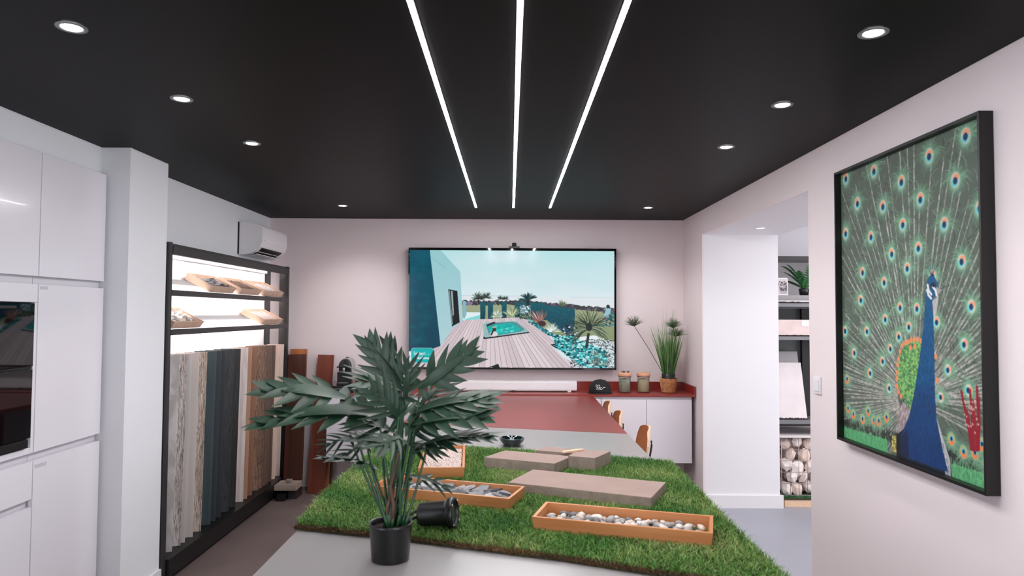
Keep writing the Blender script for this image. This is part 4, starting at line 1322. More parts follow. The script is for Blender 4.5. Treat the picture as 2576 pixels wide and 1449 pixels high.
def peacock_picture():
    Wp, Hp = 700, 1040
    p = Paint(Wp, Hp, (84, 96, 86))
    X_ = lambda u: u * Wp
    Y_ = lambda v_: v_ * Hp
    cx, cy = X_(0.575), Y_(0.80)
    for k in range(2600):      # soft feather ground
        a = random.uniform(0, 2 * PI)
        r = random.uniform(80, 950)
        x, y = cx + math.cos(a) * r, cy - abs(math.sin(a)) * r + random.uniform(0, 120)
        c = random.choice([(70, 84, 76), (92, 108, 96), (106, 128, 110), (60, 68, 64), (124, 126, 120), (84, 106, 92), (80, 76, 74)])
        b_ = math.atan2(y - cy, x - cx) + random.uniform(-0.9, 0.9)
        l = random.uniform(16, 60)
        p.stroke(x, y, x + math.cos(b_) * l, y + math.sin(b_) * l, random.uniform(1, 4), 0.6, c, 0.6)
    E1 = [(0.049, 0.021), (0.298, 0.034), (0.505, 0.104), (0.691, 0.054), (0.899, 0.036), (0.153, 0.129), (0.365, 0.167), (0.631, 0.178), (0.84, 0.151), (0.965, 0.246), (0.04, 0.229), (0.266, 0.262), (0.51, 0.244), (0.774, 0.27), (0.427, 0.333), (0.613, 0.328), (0.866, 0.385), (0.19, 0.384), (0.366, 0.426), (0.536, 0.387), (0.7, 0.419), (0.171, 0.483),
          (0.37, 0.551), (0.482, 0.512), (0.597, 0.516), (0.912, 0.512), (0.22, 0.595), (0.541, 0.574), (0.719, 0.557), (0.469, 0.607), (0.405, 0.649), (0.871, 0.618), (0.106, 0.677), (0.344, 0.694), (0.78, 0.695), (0.242, 0.742), (0.392, 0.782), (0.736, 0.778), (0.889, 0.744), (0.022, 0.598)]
    E2 = [(0.037, 0.779), (0.043, 0.888), (0.092, 0.904), (0.223, 0.878), (0.174, 0.912), (0.269, 0.905), (0.309, 0.902), (0.37, 0.882), (0.792, 0.893), (0.857, 0.919), (0.915, 0.912), (0.951, 0.884), (0.973, 0.931)]
    # quills
    def quill(x, y, wd, al):
        L_ = math.hypot(x - cx, y - cy)
        nseg = int(L_ / 12)
        for s_ in range(max(1, int(90 / 12)), nseg):
            a, b_ = s_ / nseg, (s_ + random.uniform(0.75, 1.0)) / nseg
            c = random.choice([(178, 172, 168), (196, 190, 186), (156, 152, 146), (140, 138, 130)])
            jit = random.uniform(-0.8, 0.8)
            p.stroke(cx + (x - cx) * a + jit, cy + (y - cy) * a, cx + (x - cx) * b_ + jit, cy + (y - cy) * b_, wd * random.uniform(0.6, 1), wd * random.uniform(0.5, 1), c, al)
    for k in range(84):
        a = PI * (0.02 + 0.96 * k / 61) + random.uniform(-0.02, 0.02)
        r = random.uniform(560, 1060) if 0.25 < a / PI < 0.75 else random.uniform(330, 620)
        quill(cx + math.cos(a) * r, cy - math.sin(a) * r, random.uniform(2.0, 4.4), 0.75)
    for k in range(26):
        a = random.choice((random.uniform(-0.3, 0.15), random.uniform(PI - 0.15, PI + 0.35)))
        quill(cx + math.cos(a) * 420, cy - math.sin(a) * 420, random.uniform(1.2, 2.4), 0.6)
    # long green barbs either side
    for k in range(1700):
        a = PI * random.uniform(0.02, 0.98)
        r = random.uniform(180, 980)
        x, y = cx + math.cos(a) * r, cy - math.sin(a) * r
        sgn = random.choice((-1, 1))
        b_ = math.atan2(y - cy, x - cx) + sgn * random.uniform(0.35, 0.8)
        l = random.uniform(18, 50)
        x1, y1 = x + math.cos(b_) * l * 0.6, y + math.sin(b_) * l * 0.6
        b2 = b_ + sgn * 0.5
        c = random.choice([(112, 150, 124), (130, 166, 140), (92, 126, 104), (46, 58, 52), (156, 168, 152)])
        p.stroke(x, y, x1, y1, 1.0, 0.9, c, 0.7)
        p.stroke(x1, y1, x1 + math.cos(b2) * l * 0.4, y1 + math.sin(b2) * l * 0.4, 0.9, 0.5, c, 0.7)
    # dark ground and grass at the foot
    for k in range(700):
        x = random.uniform(0, Wp)
        y = Y_(0.945) + random.uniform(-26, 10)
        p.stroke(x, y, x + random.uniform(-4, 4), y + random.uniform(8, 22), 2, 1, random.choice([(34, 40, 36), (28, 34, 32), (46, 58, 48)]), 0.7)
    p.poly([(X_(0.0), Y_(0.962)), (X_(0.37), Y_(0.955)), (X_(0.378), Y_(1.0)), (0, Y_(1.0))], (84, 158, 106), noise=0.1)
    p.poly([(X_(0.785), Y_(0.962)), (X_(1.0), Y_(0.958)), (X_(1.0), Y_(1.0)), (X_(0.785), Y_(1.0))], (84, 154, 104), noise=0.1)
    for k in range(500):
        x = random.choice((random.uniform(0, 0.37), random.uniform(0.79, 1.0))) * Wp
        y = random.uniform(0.955, 1.0) * Hp
        p.stroke(x, y, x + random.uniform(-3, 3), y - random.uniform(6, 16), 1.2, 0.5, random.choice([(104, 178, 124), (60, 124, 82), (120, 190, 136)]), 0.8)
    for (u, v_) in sorted(E1, key=lambda q: q[1]):
        x, y = X_(u), Y_(v_)
        d = math.hypot(x - cx, y - cy)
        eye_feather(p, x, y, 17 + 11 * min(1, d / 760), math.atan2(y - cy, x - cx))
    for (u, v_) in E2:
        eye_feather(p, X_(u), Y_(v_), 19, PI / 2, 1)
    PP = lambda L_: [(X_(u), Y_(v_)) for u, v_ in L_]
    # scaly green patch beside the neck
    gp = PP([(0.493, 0.636), (0.552, 0.619), (0.598, 0.612), (0.66, 0.622), (0.66, 0.653), (0.6, 0.773), (0.545, 0.835), (0.487, 0.803), (0.458, 0.765), (0.455, 0.697)])
    p.poly(gp, (92, 146, 92))
    gm = Paint(Wp, Hp, (0, 0, 0))
    gm.poly(gp, (255, 255, 255))
    for k in range(900):
        x, y = random.uniform(0.45, 0.66) * Wp, random.uniform(0.61, 0.835) * Hp
        if gm.a[min(Hp - 1, int(y)), min(Wp - 1, int(x)), 0] > 0.5:
            p.ell(x, y, 4.5, 3.4, random.choice([(112, 176, 104), (72, 122, 78), (132, 188, 108), (60, 104, 70), (150, 186, 96)]), 0.9, 0.4, random.uniform(0, 3))
    for (u, v_) in ((.493, .636), (.515, .627), (.535, .622), (.556, .616), (.577, .614), (.598, .612), (.62, .617), (.478, .655), (.466, .68), (.458, .70), (.455, .725), (.452, .745), (.452, .77), (.462, .787), (.48, .80), (.55, .64), (.58, .635), (.71, .66), (.715, .73)):
        p.ell(X_(u), Y_(v_), 7, 9, (226, 136, 92), 0.95, 0.3)
    # wings
    p.poly(PP([(0.491, 0.816), (0.55, 0.84), (0.54, 0.885), (0.457, 0.945), (0.45, 0.902), (0.465, 0.846)]), (150, 134, 136))
    for k in range(160):
        x, y = random.uniform(0.455, 0.545) * Wp, random.uniform(0.82, 0.94) * Hp
        p.stroke(x, y, x - 5, y + 9, 1.6, 0.7, random.choice([(196, 186, 188), (112, 96, 98), (170, 150, 150)]), 0.8)
    p.poly(PP([(0.415, 0.934), (0.458, 0.934), (0.466, 0.985), (0.409, 0.99)]), (150, 142, 84), noise=0.2)
    for k in range(60):
        p.ell(random.uniform(0.41, 0.465) * Wp, random.uniform(0.935, 0.985) * Hp, 3, 4, random.choice([(196, 184, 104), (110, 100, 56)]))
    p.poly(PP([(0.44, 0.93), (0.56, 0.87), (0.78, 0.93), (0.79, 1.0), (0.44, 1.0)]), (28, 32, 36))
    p.poly(PP([(0.705, 0.835), (0.745, 0.896), (0.782, 0.952), (0.785, 1.0), (0.755, 1.0), (0.715, 0.906)]), (168, 168, 172))
    for k in range(70):
        x = random.uniform(0.715, 0.78)
        y = 0.85 + (x - 0.705) * 1.9 + random.uniform(-0.01, 0.03)
        p.stroke(X_(x), Y_(y), X_(x) + 3, Y_(y) + 12, 1.2, 0.5, random.choice([(70, 78, 80), (210, 210, 212)]), 0.8)
    # neck and breast
    NL = [(0.656, 0.476), (0.652, 0.493), (0.642, 0.549), (0.615, 0.653), (0.574, 0.773), (0.533, 0.86), (0.472, 0.926), (0.47, 0.985), (0.538, 0.991), (0.666, 0.993), (0.757, 0.99)]
    NR = [(0.688, 0.477), (0.694, 0.494), (0.7, 0.549), (0.702, 0.661), (0.702, 0.786), (0.709, 0.847), (0.743, 0.936), (0.769, 0.988)]
    nk = PP(NL + NR[::-1])
    p.poly(nk, (14, 84, 126), col2=(18, 54, 104))
    nm_ = Paint(Wp, Hp, (0, 0, 0))
    nm_.poly(nk, (255, 255, 255))
    for k in range(2600):
        x, y = random.uniform(0.46, 0.77) * Wp, random.uniform(0.48, 0.99) * Hp
        if nm_.a[min(Hp - 1, int(y)), min(Wp - 1, int(x)), 0] > 0.5:
            c = random.choice([(12, 94, 136), (18, 70, 122), (10, 52, 98), (26, 104, 144)]) if y < 0.75 * Hp else random.choice([(20, 60, 116), (14, 44, 88), (28, 74, 128), (36, 40, 74)])
            p.stroke(x, y, x + random.uniform(-2, 2), y + random.uniform(6, 16), 2.0, 0.8, c, 0.45)
    p.poly(PP([(0.475, 0.93), (0.52, 0.90), (0.53, 0.99), (0.47, 0.99)]), (30, 34, 62), 0.8)
    # head, crest and face marks
    p.poly(PP([(0.655, 0.48), (0.66, 0.449), (0.666, 0.429), (0.682, 0.417), (0.711, 0.422), (0.73, 0.443), (0.725, 0.462), (0.71, 0.48), (0.694, 0.497), (0.65, 0.495)]), (16, 82, 122))
    p.poly(PP([(0.72, 0.452), (0.752, 0.462), (0.738, 0.473), (0.715, 0.474)]), (150, 148, 150))
    p.ell(X_(0.70), Y_(0.447), 12, 9, (20, 40, 66), 1)
    for q in ([(0.668, 0.445), (0.674, 0.462), (0.69, 0.474)], [(0.70, 0.452), (0.715, 0.462), (0.722, 0.478)], [(0.664, 0.46), (0.672, 0.476), (0.688, 0.486)]):
        p.curve(PP(q), 4, (218, 214, 216))
    p.ell(X_(0.703), Y_(0.449), 4.5, 4, (14, 14, 18), 1)
    p.poly(PP([(0.695, 0.495), (0.735, 0.478), (0.72, 0.53), (0.702, 0.55)]), (190, 186, 186), 0.8)
    for k in range(5):
        p.stroke(X_(0.69), Y_(0.42), X_(0.67 + k * 0.016), Y_(0.385), 1.2, 0.8, (30, 60, 90), 0.8)
    # red strokes
    for q in ([(0.851, 0.751), (0.872, 0.807), (0.888, 0.86), (0.896, 0.905)], [(0.862, 0.78), (0.885, 0.84), (0.905, 0.905)], [(0.896, 0.743), (0.902, 0.80), (0.912, 0.905)],
              [(0.909, 0.77), (0.918, 0.83), (0.925, 0.903)], [(0.932, 0.731), (0.934, 0.80), (0.930, 0.90)], [(0.94, 0.76), (0.94, 0.83), (0.934, 0.90)], [(0.876, 0.80), (0.898, 0.86), (0.915, 0.90)]):
        p.curve(PP(q), 4.2, (140, 28, 42))
    for k in range(26):
        p.ell(random.uniform(0.865, 0.935) * Wp, random.uniform(0.77, 0.86) * Hp, 2.6, 3.4, (206, 170, 160), 0.9)
    return p.half()


PX0, PX1, PY0, PY1, PZ0, PZ1 = 1.600, XR, 2.330, 3.386, 1.036, 2.343
t = thing('painting', 'tall framed picture of a displaying peacock on the wall', 'picture')
for a in ((PY0, PY0 + 0.010, PZ0, PZ1), (PY1 - 0.010, PY1, PZ0, PZ1)):
    box_obj('frame_stile', M['black'], PX0, PX1 - 0.001, a[0], a[1], a[2], a[3], t, 0.001)
for a in ((PZ0, PZ0 + 0.012), (PZ1 - 0.012, PZ1)):
    box_obj('frame_rail', M['black'], PX0, PX1 - 0.001, PY0 + 0.0102, PY1 - 0.0102, a[0], a[1], t, 0.001)
box_obj('backing', M['black'], 1.632, PX1 - 0.002, PY0 + 0.011, PY1 - 0.011, PZ0 + 0.013, PZ1 - 0.013, t)
picture_grid('canvas', peacock_picture(), M['print'], (1.630, PY1 - 0.0105, PZ1 - 0.0125), (0, -(PY1 - PY0 - 0.021), 0), (0, 0, -(PZ1 - PZ0 - 0.025)), t)

t = thing('light_switch', 'white light switch on the wall beside the opening', 'switch', (XR, 3.697, 1.266))
box_obj('plate', M['white_plastic'], -0.010, -0.0005, -0.040, 0.040, -0.046, 0.046, t, 0.003)
box_obj('rocker', M['white_plastic'], -0.014, -0.0095, -0.028, 0.028, -0.032, 0.032, t, 0.002)

# ------------------------------------------------------------------ peninsula table
t = thing('peninsula_table', 'long worktop table, white near end and red far end', 'table')
TZ = 0.92
ys = lambda x: 4.181 - 0.25 * (x - 0.70)        # the slanted seam
XLt, XRt = -0.700, 0.712
B().prism([(XLt, 1.05), (XRt, 1.05), (XRt, ys(XRt)), (XLt, ys(XLt))], TZ - 0.035, TZ, None, None, 0.0015).obj('white_top', M['table_white'], t)
B().prism([(XLt, ys(XLt) + 0.0015), (XRt, ys(XRt) + 0.0015), (XRt + 0.022, CF - 0.012), (XLt + 0.012, CF - 0.012)], TZ - 0.035, TZ, None, None, 0.0015).obj('red_top', M['red'], t)
box_obj('support_panel', M['lacquer'], -0.45, 0.45, 1.35, 1.39, 0.0, TZ - 0.036, t)
box_obj('support_panel', M['lacquer'], -0.45, 0.45, 3.85, 3.89, 0.0, TZ - 0.036, t)
box_obj('support_panel', M['lacquer'], -0.02, 0.02, 1.39, 3.85, 0.0, TZ - 0.036, t)
box_obj('support_panel', M['red'], -0.3, 0.3, 5.6, 5.64, 0.0, TZ - 0.036, t)

# brochure on the red part
t = thing('brochure', 'teal and white brochure lying open on the red table top', 'brochure', (-0.355, 4.69, TZ + 0.0005), 0.02)
M['paper'] = mat('white_paper', (226, 226, 230), 0.35)
M['teal_ink'] = mat('teal_ink', (20, 172, 176), 0.3)
box_obj('pages', M['paper'], -0.105, 0.105, -0.175, 0.165, 0.0, 0.008, t, 0.001)
box_obj('cover', M['paper'], -0.104, 0.104, -0.174, 0.164, 0.0081, 0.0095, t)
B().prism([(-0.06, -0.10), (0.03, -0.11), (0.012, -0.04), (-0.07, -0.03)], 0.0096, 0.0101).obj('printed_panel', M['teal_ink'], t)
B().prism([(0.065, -0.06), (0.098, -0.10), (0.098, 0.10), (0.05, 0.12)], 0.0096, 0.0101).obj('printed_panel', M['teal_ink'], t)

# dark glass dish
t = thing('glass_dish', 'round dark glass ashtray on the white table top behind the turf', 'dish', (0.014, 3.775, TZ + 0.0005))
M['dark_glass'] = mat('dark_teal_glass', (14, 30, 32), 0.05, coat=0.4)
B().lathe([(0.045, 0.0), (0.050, 0.004), (0.046, 0.012), (0.060, 0.024), (0.067, 0.036), (0.068, 0.044), (0.063, 0.046), (0.056, 0.034), (0.040, 0.020), (0.001, 0.017)], 36).obj('bowl', M['dark_glass'], t)
B().box(-0.012, 0.012, -0.006, 0.006, 0.045, 0.049, 0.002, None, (0.0, -0.062, 0)).obj('rest', M['chrome'], t)

# ------------------------------------------------------------------ turf
turf_poly = [(-0.712, 2.315), (-0.446, 2.238), (-0.096, 2.118), (0.14, 2.036), (0.395, 1.924), (0.752, 1.795), (0.755, 2.35), (0.772, 3.05), (0.775, 3.335), (0.241, 3.545), (-0.233, 3.668), (-0.705, 3.82), (-0.722, 3.0), (-0.728, 2.7)]
M['mat_back'] = mat('turf_backing', (58, 56, 34), 0.95, noise=0.3, nscale=80)
t = turf = thing('artificial_turf', 'mat of green artificial turf laid across the white table', 'turf')
B().prism(turf_poly, TZ + 0.0006, TZ + 0.009).obj('backing', M['mat_back'], t)


def inside(poly, x, y):
    c = np.zeros(x.shape, bool)
    n = len(poly)
    for i in range(n):
        (ax, ay), (bx, by) = poly[i], poly[(i + 1) % n]
        if ay == by:
            continue
        k = (y >= min(ay, by)) & (y < max(ay, by))
        c ^= k & (x < ax + (y - ay) * (bx - ax) / (by - ay))
    return c


def turf_blades(name, x, y, z0, hmin, hmax, lean, width, pal, seed, parent, dark_base=0.55):
    r = np.random.default_rng(seed)
    n = len(x)
    h = r.uniform(hmin, hmax, n)
    a = r.uniform(0, 2 * PI, n)
    ln = r.uniform(0.1, lean, n) * h
    dx, dy = np.cos(a) * ln, np.sin(a) * ln
    wa = r.uniform(0, PI, n)
    wx, wy = np.cos(wa) * width / 2, np.sin(wa) * width / 2
    P = np.zeros((n, 5, 3), np.float32)
    P[:, 0] = np.stack([x - wx, y - wy, np.full(n, z0)], 1)
    P[:, 1] = np.stack([x + wx, y + wy, np.full(n, z0)], 1)
    mx, my, mz = x + dx * 0.4, y + dy * 0.4, z0 + h * 0.6
    P[:, 2] = np.stack([mx + wx * 0.9, my + wy * 0.9, mz], 1)
    P[:, 3] = np.stack([mx - wx * 0.9, my - wy * 0.9, mz], 1)
    P[:, 4] = np.stack([x + dx, y + dy, z0 + h * (1 - 0.15 * (ln / h))], 1)
    pal = np.array([lin(c) for c in pal])
    # broad tone patches as well as blade-to-blade variation
    tone = 0.5 + 0.25 * np.sin(x * 11 + 2 * np.sin(y * 7)) + 0.25 * np.sin(y * 13 + 1.7 * np.sin(x * 9))
    idx = np.clip(((tone * 0.6 + r.uniform(0, 1, n) * 0.7 - 0.15) * len(pal)).astype(int), 0, len(pal) - 1)
    c = pal[idx] * r.uniform(0.8, 1.2, (n, 1))
    C = np.repeat(c[:, None], 5, 1)
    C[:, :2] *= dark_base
    k = np.arange(n) * 5
    F = np.empty((n, 7), np.int64)
    F[:, :4] = np.stack([k, k + 1, k + 2, k + 3], 1)
    F[:, 4:] = np.stack([k + 3, k + 2, k + 4], 1)
    cnt = np.tile([4, 3], n)
    o = np_mesh(name, P.reshape(-1, 3), cnt, F.reshape(-1), M['tint_grass'], C.reshape(-1, 3), parent)
    o['kind'] = 'stuff'
    return o


NB = 190000
px_ = RNG.uniform(-0.75, 0.80, NB)
py_ = RNG.uniform(1.78, 3.84, NB)
k_ = inside(turf_poly, px_, py_)
k_ &= inside(turf_poly, px_ - 0.003, py_ - 0.010)
px_, py_ = px_[k_], py_[k_]
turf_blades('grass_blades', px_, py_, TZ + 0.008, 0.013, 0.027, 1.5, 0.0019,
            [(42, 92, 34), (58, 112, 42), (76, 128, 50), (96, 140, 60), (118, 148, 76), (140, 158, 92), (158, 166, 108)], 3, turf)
# brown curly thatch showing along the cut front edge
fr = turf_poly[:6]
tx, ty = [], []
for (a, b_) in zip(fr, fr[1:]):
    for k in range(1500):
        q = random.random()
        d_ = random.random() ** 2 * 0.034
        tx.append(a[0] + (b_[0] - a[0]) * q + d_ * 0.3)
        ty.append(a[1] + (b_[1] - a[1]) * q + d_ * 0.95)
for (a, b_) in zip(turf_poly[12:] + turf_poly[:1], turf_poly[13:] + turf_poly[:2]):
    for k in range(260):
        q = random.random()
        tx.append(a[0] + (b_[0] - a[0]) * q + random.random() * 0.008)
        ty.append(a[1] + (b_[1] - a[1]) * q + 0.001)
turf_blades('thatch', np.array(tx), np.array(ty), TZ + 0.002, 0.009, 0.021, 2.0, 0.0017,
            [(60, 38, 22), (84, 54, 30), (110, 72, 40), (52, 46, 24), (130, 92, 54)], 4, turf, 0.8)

# ------------------------------------------------------------------ paving slabs and trays on the turf
GZ = TZ + 0.0095


def slab(lab, poly, z1):
    b = B().prism(poly, GZ, z1, None, None, 0.0025)
    o = b.obj('paving_slab', M['concrete_side'])
    o.data.materials.append(M['concrete'])
    for f in o.data.polygons:
        if f.normal.z > 0.8:
            f.material_index = 1
    return tag(o, lab, 'slab')


slab('long beige concrete slab lying between the two long trays', [(-0.004, 2.746), (0.516, 2.525), (0.622, 2.757), (0.102, 2.972)], 0.975)
slab('beige concrete slab nearest the glass ashtray', [(-0.114, 3.170), (0.198, 3.043), (0.291, 3.203), (-0.021, 3.329)], 0.985)
slab('beige concrete slab with a small stick lying on it', [(0.268, 3.158), (0.385, 3.115), (0.477, 3.269), (0.172, 3.378), (0.125, 3.287), (0.298, 3.214)], 0.995)
o = B().box(-0.062, 0.062, -0.010, 0.010, 0, 0.008, 0.001).obj('wooden_stick', M['ply_edge'])
o.location, o.rotation_euler = (0.297, 3.248, 0.9958), (0, 0, 0.60)
tag(o, 'short flat beige stick lying on a concrete slab', 'stick')


def rect_centre(fl, ang_deg, L, W):
    a = math.radians(ang_deg)
    return (fl[0] + math.cos(a) * L / 2 - math.sin(a) * W / 2, fl[1] + math.sin(a) * L / 2 + math.cos(a) * W / 2, GZ), a


BM = (M['bamboo'], M['bamboo_y'])
TL, TW, TH = 0.565, 0.190, 0.051
loc, a = rect_centre((0.075, 2.266), -16.6, TL, TW)
tp = tray('wooden_tray', 'long bamboo tray of rounded river pebbles, nearest the turf corner', TL, TW, TH, BM, loc, a)
copies('river_pebble', PEB, [M['peb_a'], M['peb_b'], M['peb_d'], M['peb_c'], M['peb_a'], M['peb_b']],
       place_in_tray(tp, TL - 0.05, TW - 0.055, 0.0175, 18, 6, 1, 0.32, 0.008, 0.35, 0.85, 1.25) + place_in_tray(tp, TL - 0.14, TW - 0.09, 0.030, 14, 3, 1, 0.4, 0.008, 0.35, 0.8, 1.3),
       'rounded river pebble in the long bamboo tray nearest the turf corner', 'pebble', 'river pebbles in the long tray')
loc, a = rect_centre((-0.534, 2.662), -18.6, TL, TW)
ts = tray('wooden_tray', 'long bamboo tray of dark slate chips behind the garden spotlight', TL, TW, TH, BM, loc, a)
copies('slate_chip', SLATE, [M['slate_a'], M['slate_b'], M['slate_a'], M['slate_b'], M['slate_c']],
       place_in_tray(ts, TL - 0.09, TW - 0.08, 0.018, 10, 4, 2, 0.35, 0.013, 0.35, 0.75, 1.1),
       'flat slate chip in the bamboo tray behind the garden spotlight', 'slate', 'slate chips in the long tray')
loc, a = rect_centre((-0.396, 2.955), 1.5, 0.198, 0.50)
tg = tray('wooden_tray', 'bamboo tray of fine white gravel behind the potted plant', 0.198, 0.50, TH + 0.004, (M['bamboo'], M['bamboo_y']), loc, a + math.radians(2.0))
g = gravel_mesh('gravel_fill', 0.198 - 0.034, 0.50 - 0.034, 0.034, 5200, 0.0042, M['gravel'], tg, 21, 0.006)
g['kind'] = 'stuff'
box_obj('gravel_bed', M['gravel'], -0.082, 0.082, -0.233, 0.233, 0.0072, 0.034, tg)['kind'] = 'stuff'

# ------------------------------------------------------------------ garden spotlight lying on the turf
t = thing('garden_spotlight', 'black garden spotlight lying on the turf with its cable', 'lamp', (-0.235, 2.285, 0.984))
Rl = Matrix.Rotation(math.radians(-11), 3, "Z") @ Matrix.Rotation(math.radians(84), 3, 'Y')
B().lathe([(0.020, -0.062), (0.034, -0.060), (0.037, -0.052), (0.040, 0.030), (0.042, 0.040)], 32, rot=Rl).obj('housing', M['black_plastic'], t)
B().lathe([(0.043, 0.036), (0.049, 0.042), (0.050, 0.056), (0.047, 0.062), (0.040, 0.062), (0.038, 0.052)], 36, False, False, rot=Rl).obj('rim', M['black_plastic'], t)
B().lathe([(0.001, 0.054), (0.040, 0.054)], 32, True, False, rot=Rl).obj('lens_glass', mat('lamp_glass', (50, 56, 56), 0.12, coat=0.4), t)
for k in range(4):
    aa = PI / 4 + k * PI / 2
    B().lathe([(0.003, 0.061), (0.003, 0.0645)], 8, rot=Rl, loc=Rl @ Vector((0.0445 * math.cos(aa), 0.0445 * math.sin(aa), 0))).obj('screw', M['chrome'], t)
B().tube([(-0.055, 0.02, -0.008), (-0.085, 0.0, -0.018), (-0.13, -0.03, -0.030), (-0.17, -0.06, -0.036)], 0.006, 8).obj('cable', M['black_plastic'], t)
B().tube([(-0.050, 0.03, 0.012), (-0.10, 0.05, -0.020), (-0.13, 0.06, -0.034)], 0.004, 8).obj('bracket', M['black_plastic'], t)

# ------------------------------------------------------------------ potted plant
t = plant = thing('potted_plant', 'green artificial split-leaf plant in a black pot on the table', 'plant', (-0.346, 2.044, TZ + 0.0005))
M['pot'] = mat('black_pot', (13, 15, 17), 0.32)
B().lathe([(0.050, 0.0), (0.055, 0.003), (0.0615, 0.098), (0.063, 0.100), (0.063, 0.108), (0.060, 0.109), (0.058, 0.100), (0.055, 0.090)], 44, True, False).obj('pot', M['pot'], t)
B().lathe([(0.001, 0.094), (0.056, 0.092), (0.056, 0.086)], 30, True, True).obj('soil', M['soil'], t)
kx = 0.001177


def PL(px, py, dy=0.0):
    """plant-local point from its place across and up in the pot's plane, dy metres further away"""
    f = 1 + dy / 2.044
    X = (px - 1285) * kx * f + 0.346
    Z = 0.72 - (py - 788) * kx * f + 0.0
    return Vector((X, dy, Z))


def leaf_mesh(base, tip, nrm, width, lobes, droop=0.12, core=0.11, twist=0.0):
    """pinnately lobed leaf: every lobe a folded tapering strip running from the midrib"""
    b = B()
    base, tip = Vector(base), Vector(tip)
    ax = tip - base
    L = ax.length
    d = ax.normalized()
    nr = Vector(nrm)
    nr = (nr - d * nr.dot(d)).normalized()
    sd = d.cross(nr).normalized()
    mid = lambda q: base + ax * q + nr * (droop * L * (q - q * q) * 2.2 - droop * L * 0.25 * q)
    # central blade
    K = 9
    vs, fs = [], []
    for i in range(K + 1):
        q = i / K
        wd = core * L * math.sin(PI * min(1, q * 0.94 + 0.06)) ** 0.7 * (1 - 0.55 * q)
        c = mid(q)
        vs += [c - sd * wd + nr * wd * 0.25, c, c + sd * wd + nr * wd * 0.25]
    for i in range(K):
        k = i * 3
        fs += [(k, k + 1, k + 4, k + 3), (k + 1, k + 2, k + 5, k + 4)]
    b.faces(vs, fs, True)
    for s_ in (-1, 1):
        for i in range(lobes):
            q = 0.03 + 0.84 * i / (lobes - 1) + random.uniform(-0.02, 0.02)
            ll = width * 1.18 * (0.62 + 0.55 * math.sin(PI * (0.15 + 0.75 * (i / (lobes - 1))))) * random.uniform(0.85, 1.12)
            an = math.radians(66 - 42 * (i / (lobes - 1)) + random.uniform(-6, 6))
            if i == 0:
                an = math.radians(110)
                ll *= 0.7
            dr = (d * math.cos(an) + sd * s_ * math.sin(an)).normalized()
            pr = nr.cross(dr).normalized()
            lw = L * 0.058 * random.uniform(0.85, 1.15)
            vs, fs = [], []
            n = 5
            dpl = random.uniform(0.05, 0.28)
            for k in range(n + 1):
                u = k / n
                wv = lw * (0.75 + 0.75 * math.sin(PI * u ** 0.8) - 0.75 * u) * (1 if k < n else 0.05)
                c = mid(q) + dr * ll * u - nr * ll * dpl * u * u + d * ll * 0.16 * u * u
                vs += [c - pr * wv, c + nr * wv * -0.28, c + pr * wv]
            for k in range(n):
                z = k * 3
                fs += [(z, z + 1, z + 4, z + 3), (z + 1, z + 2, z + 5, z + 4)]
            b.faces(vs, fs, True)
    # pointed end lobe
    c0 = mid(0.88)
    vs, fs = [], []
    for k in range(5):
        u = k / 4
        wv = L * 0.055 * (1 - u) ** 0.8 + 0.0004
        c = c0 + d * L * 0.26 * u - nr * L * 0.06 * u * u
        vs += [c - sd * wv, c - nr * wv * 0.25, c + sd * wv]
    for k in range(4):
        z = k * 3
        fs += [(z, z + 1, z + 4, z + 3), (z + 1, z + 2, z + 5, z + 4)]
    b.faces(vs, fs, True)
    return b


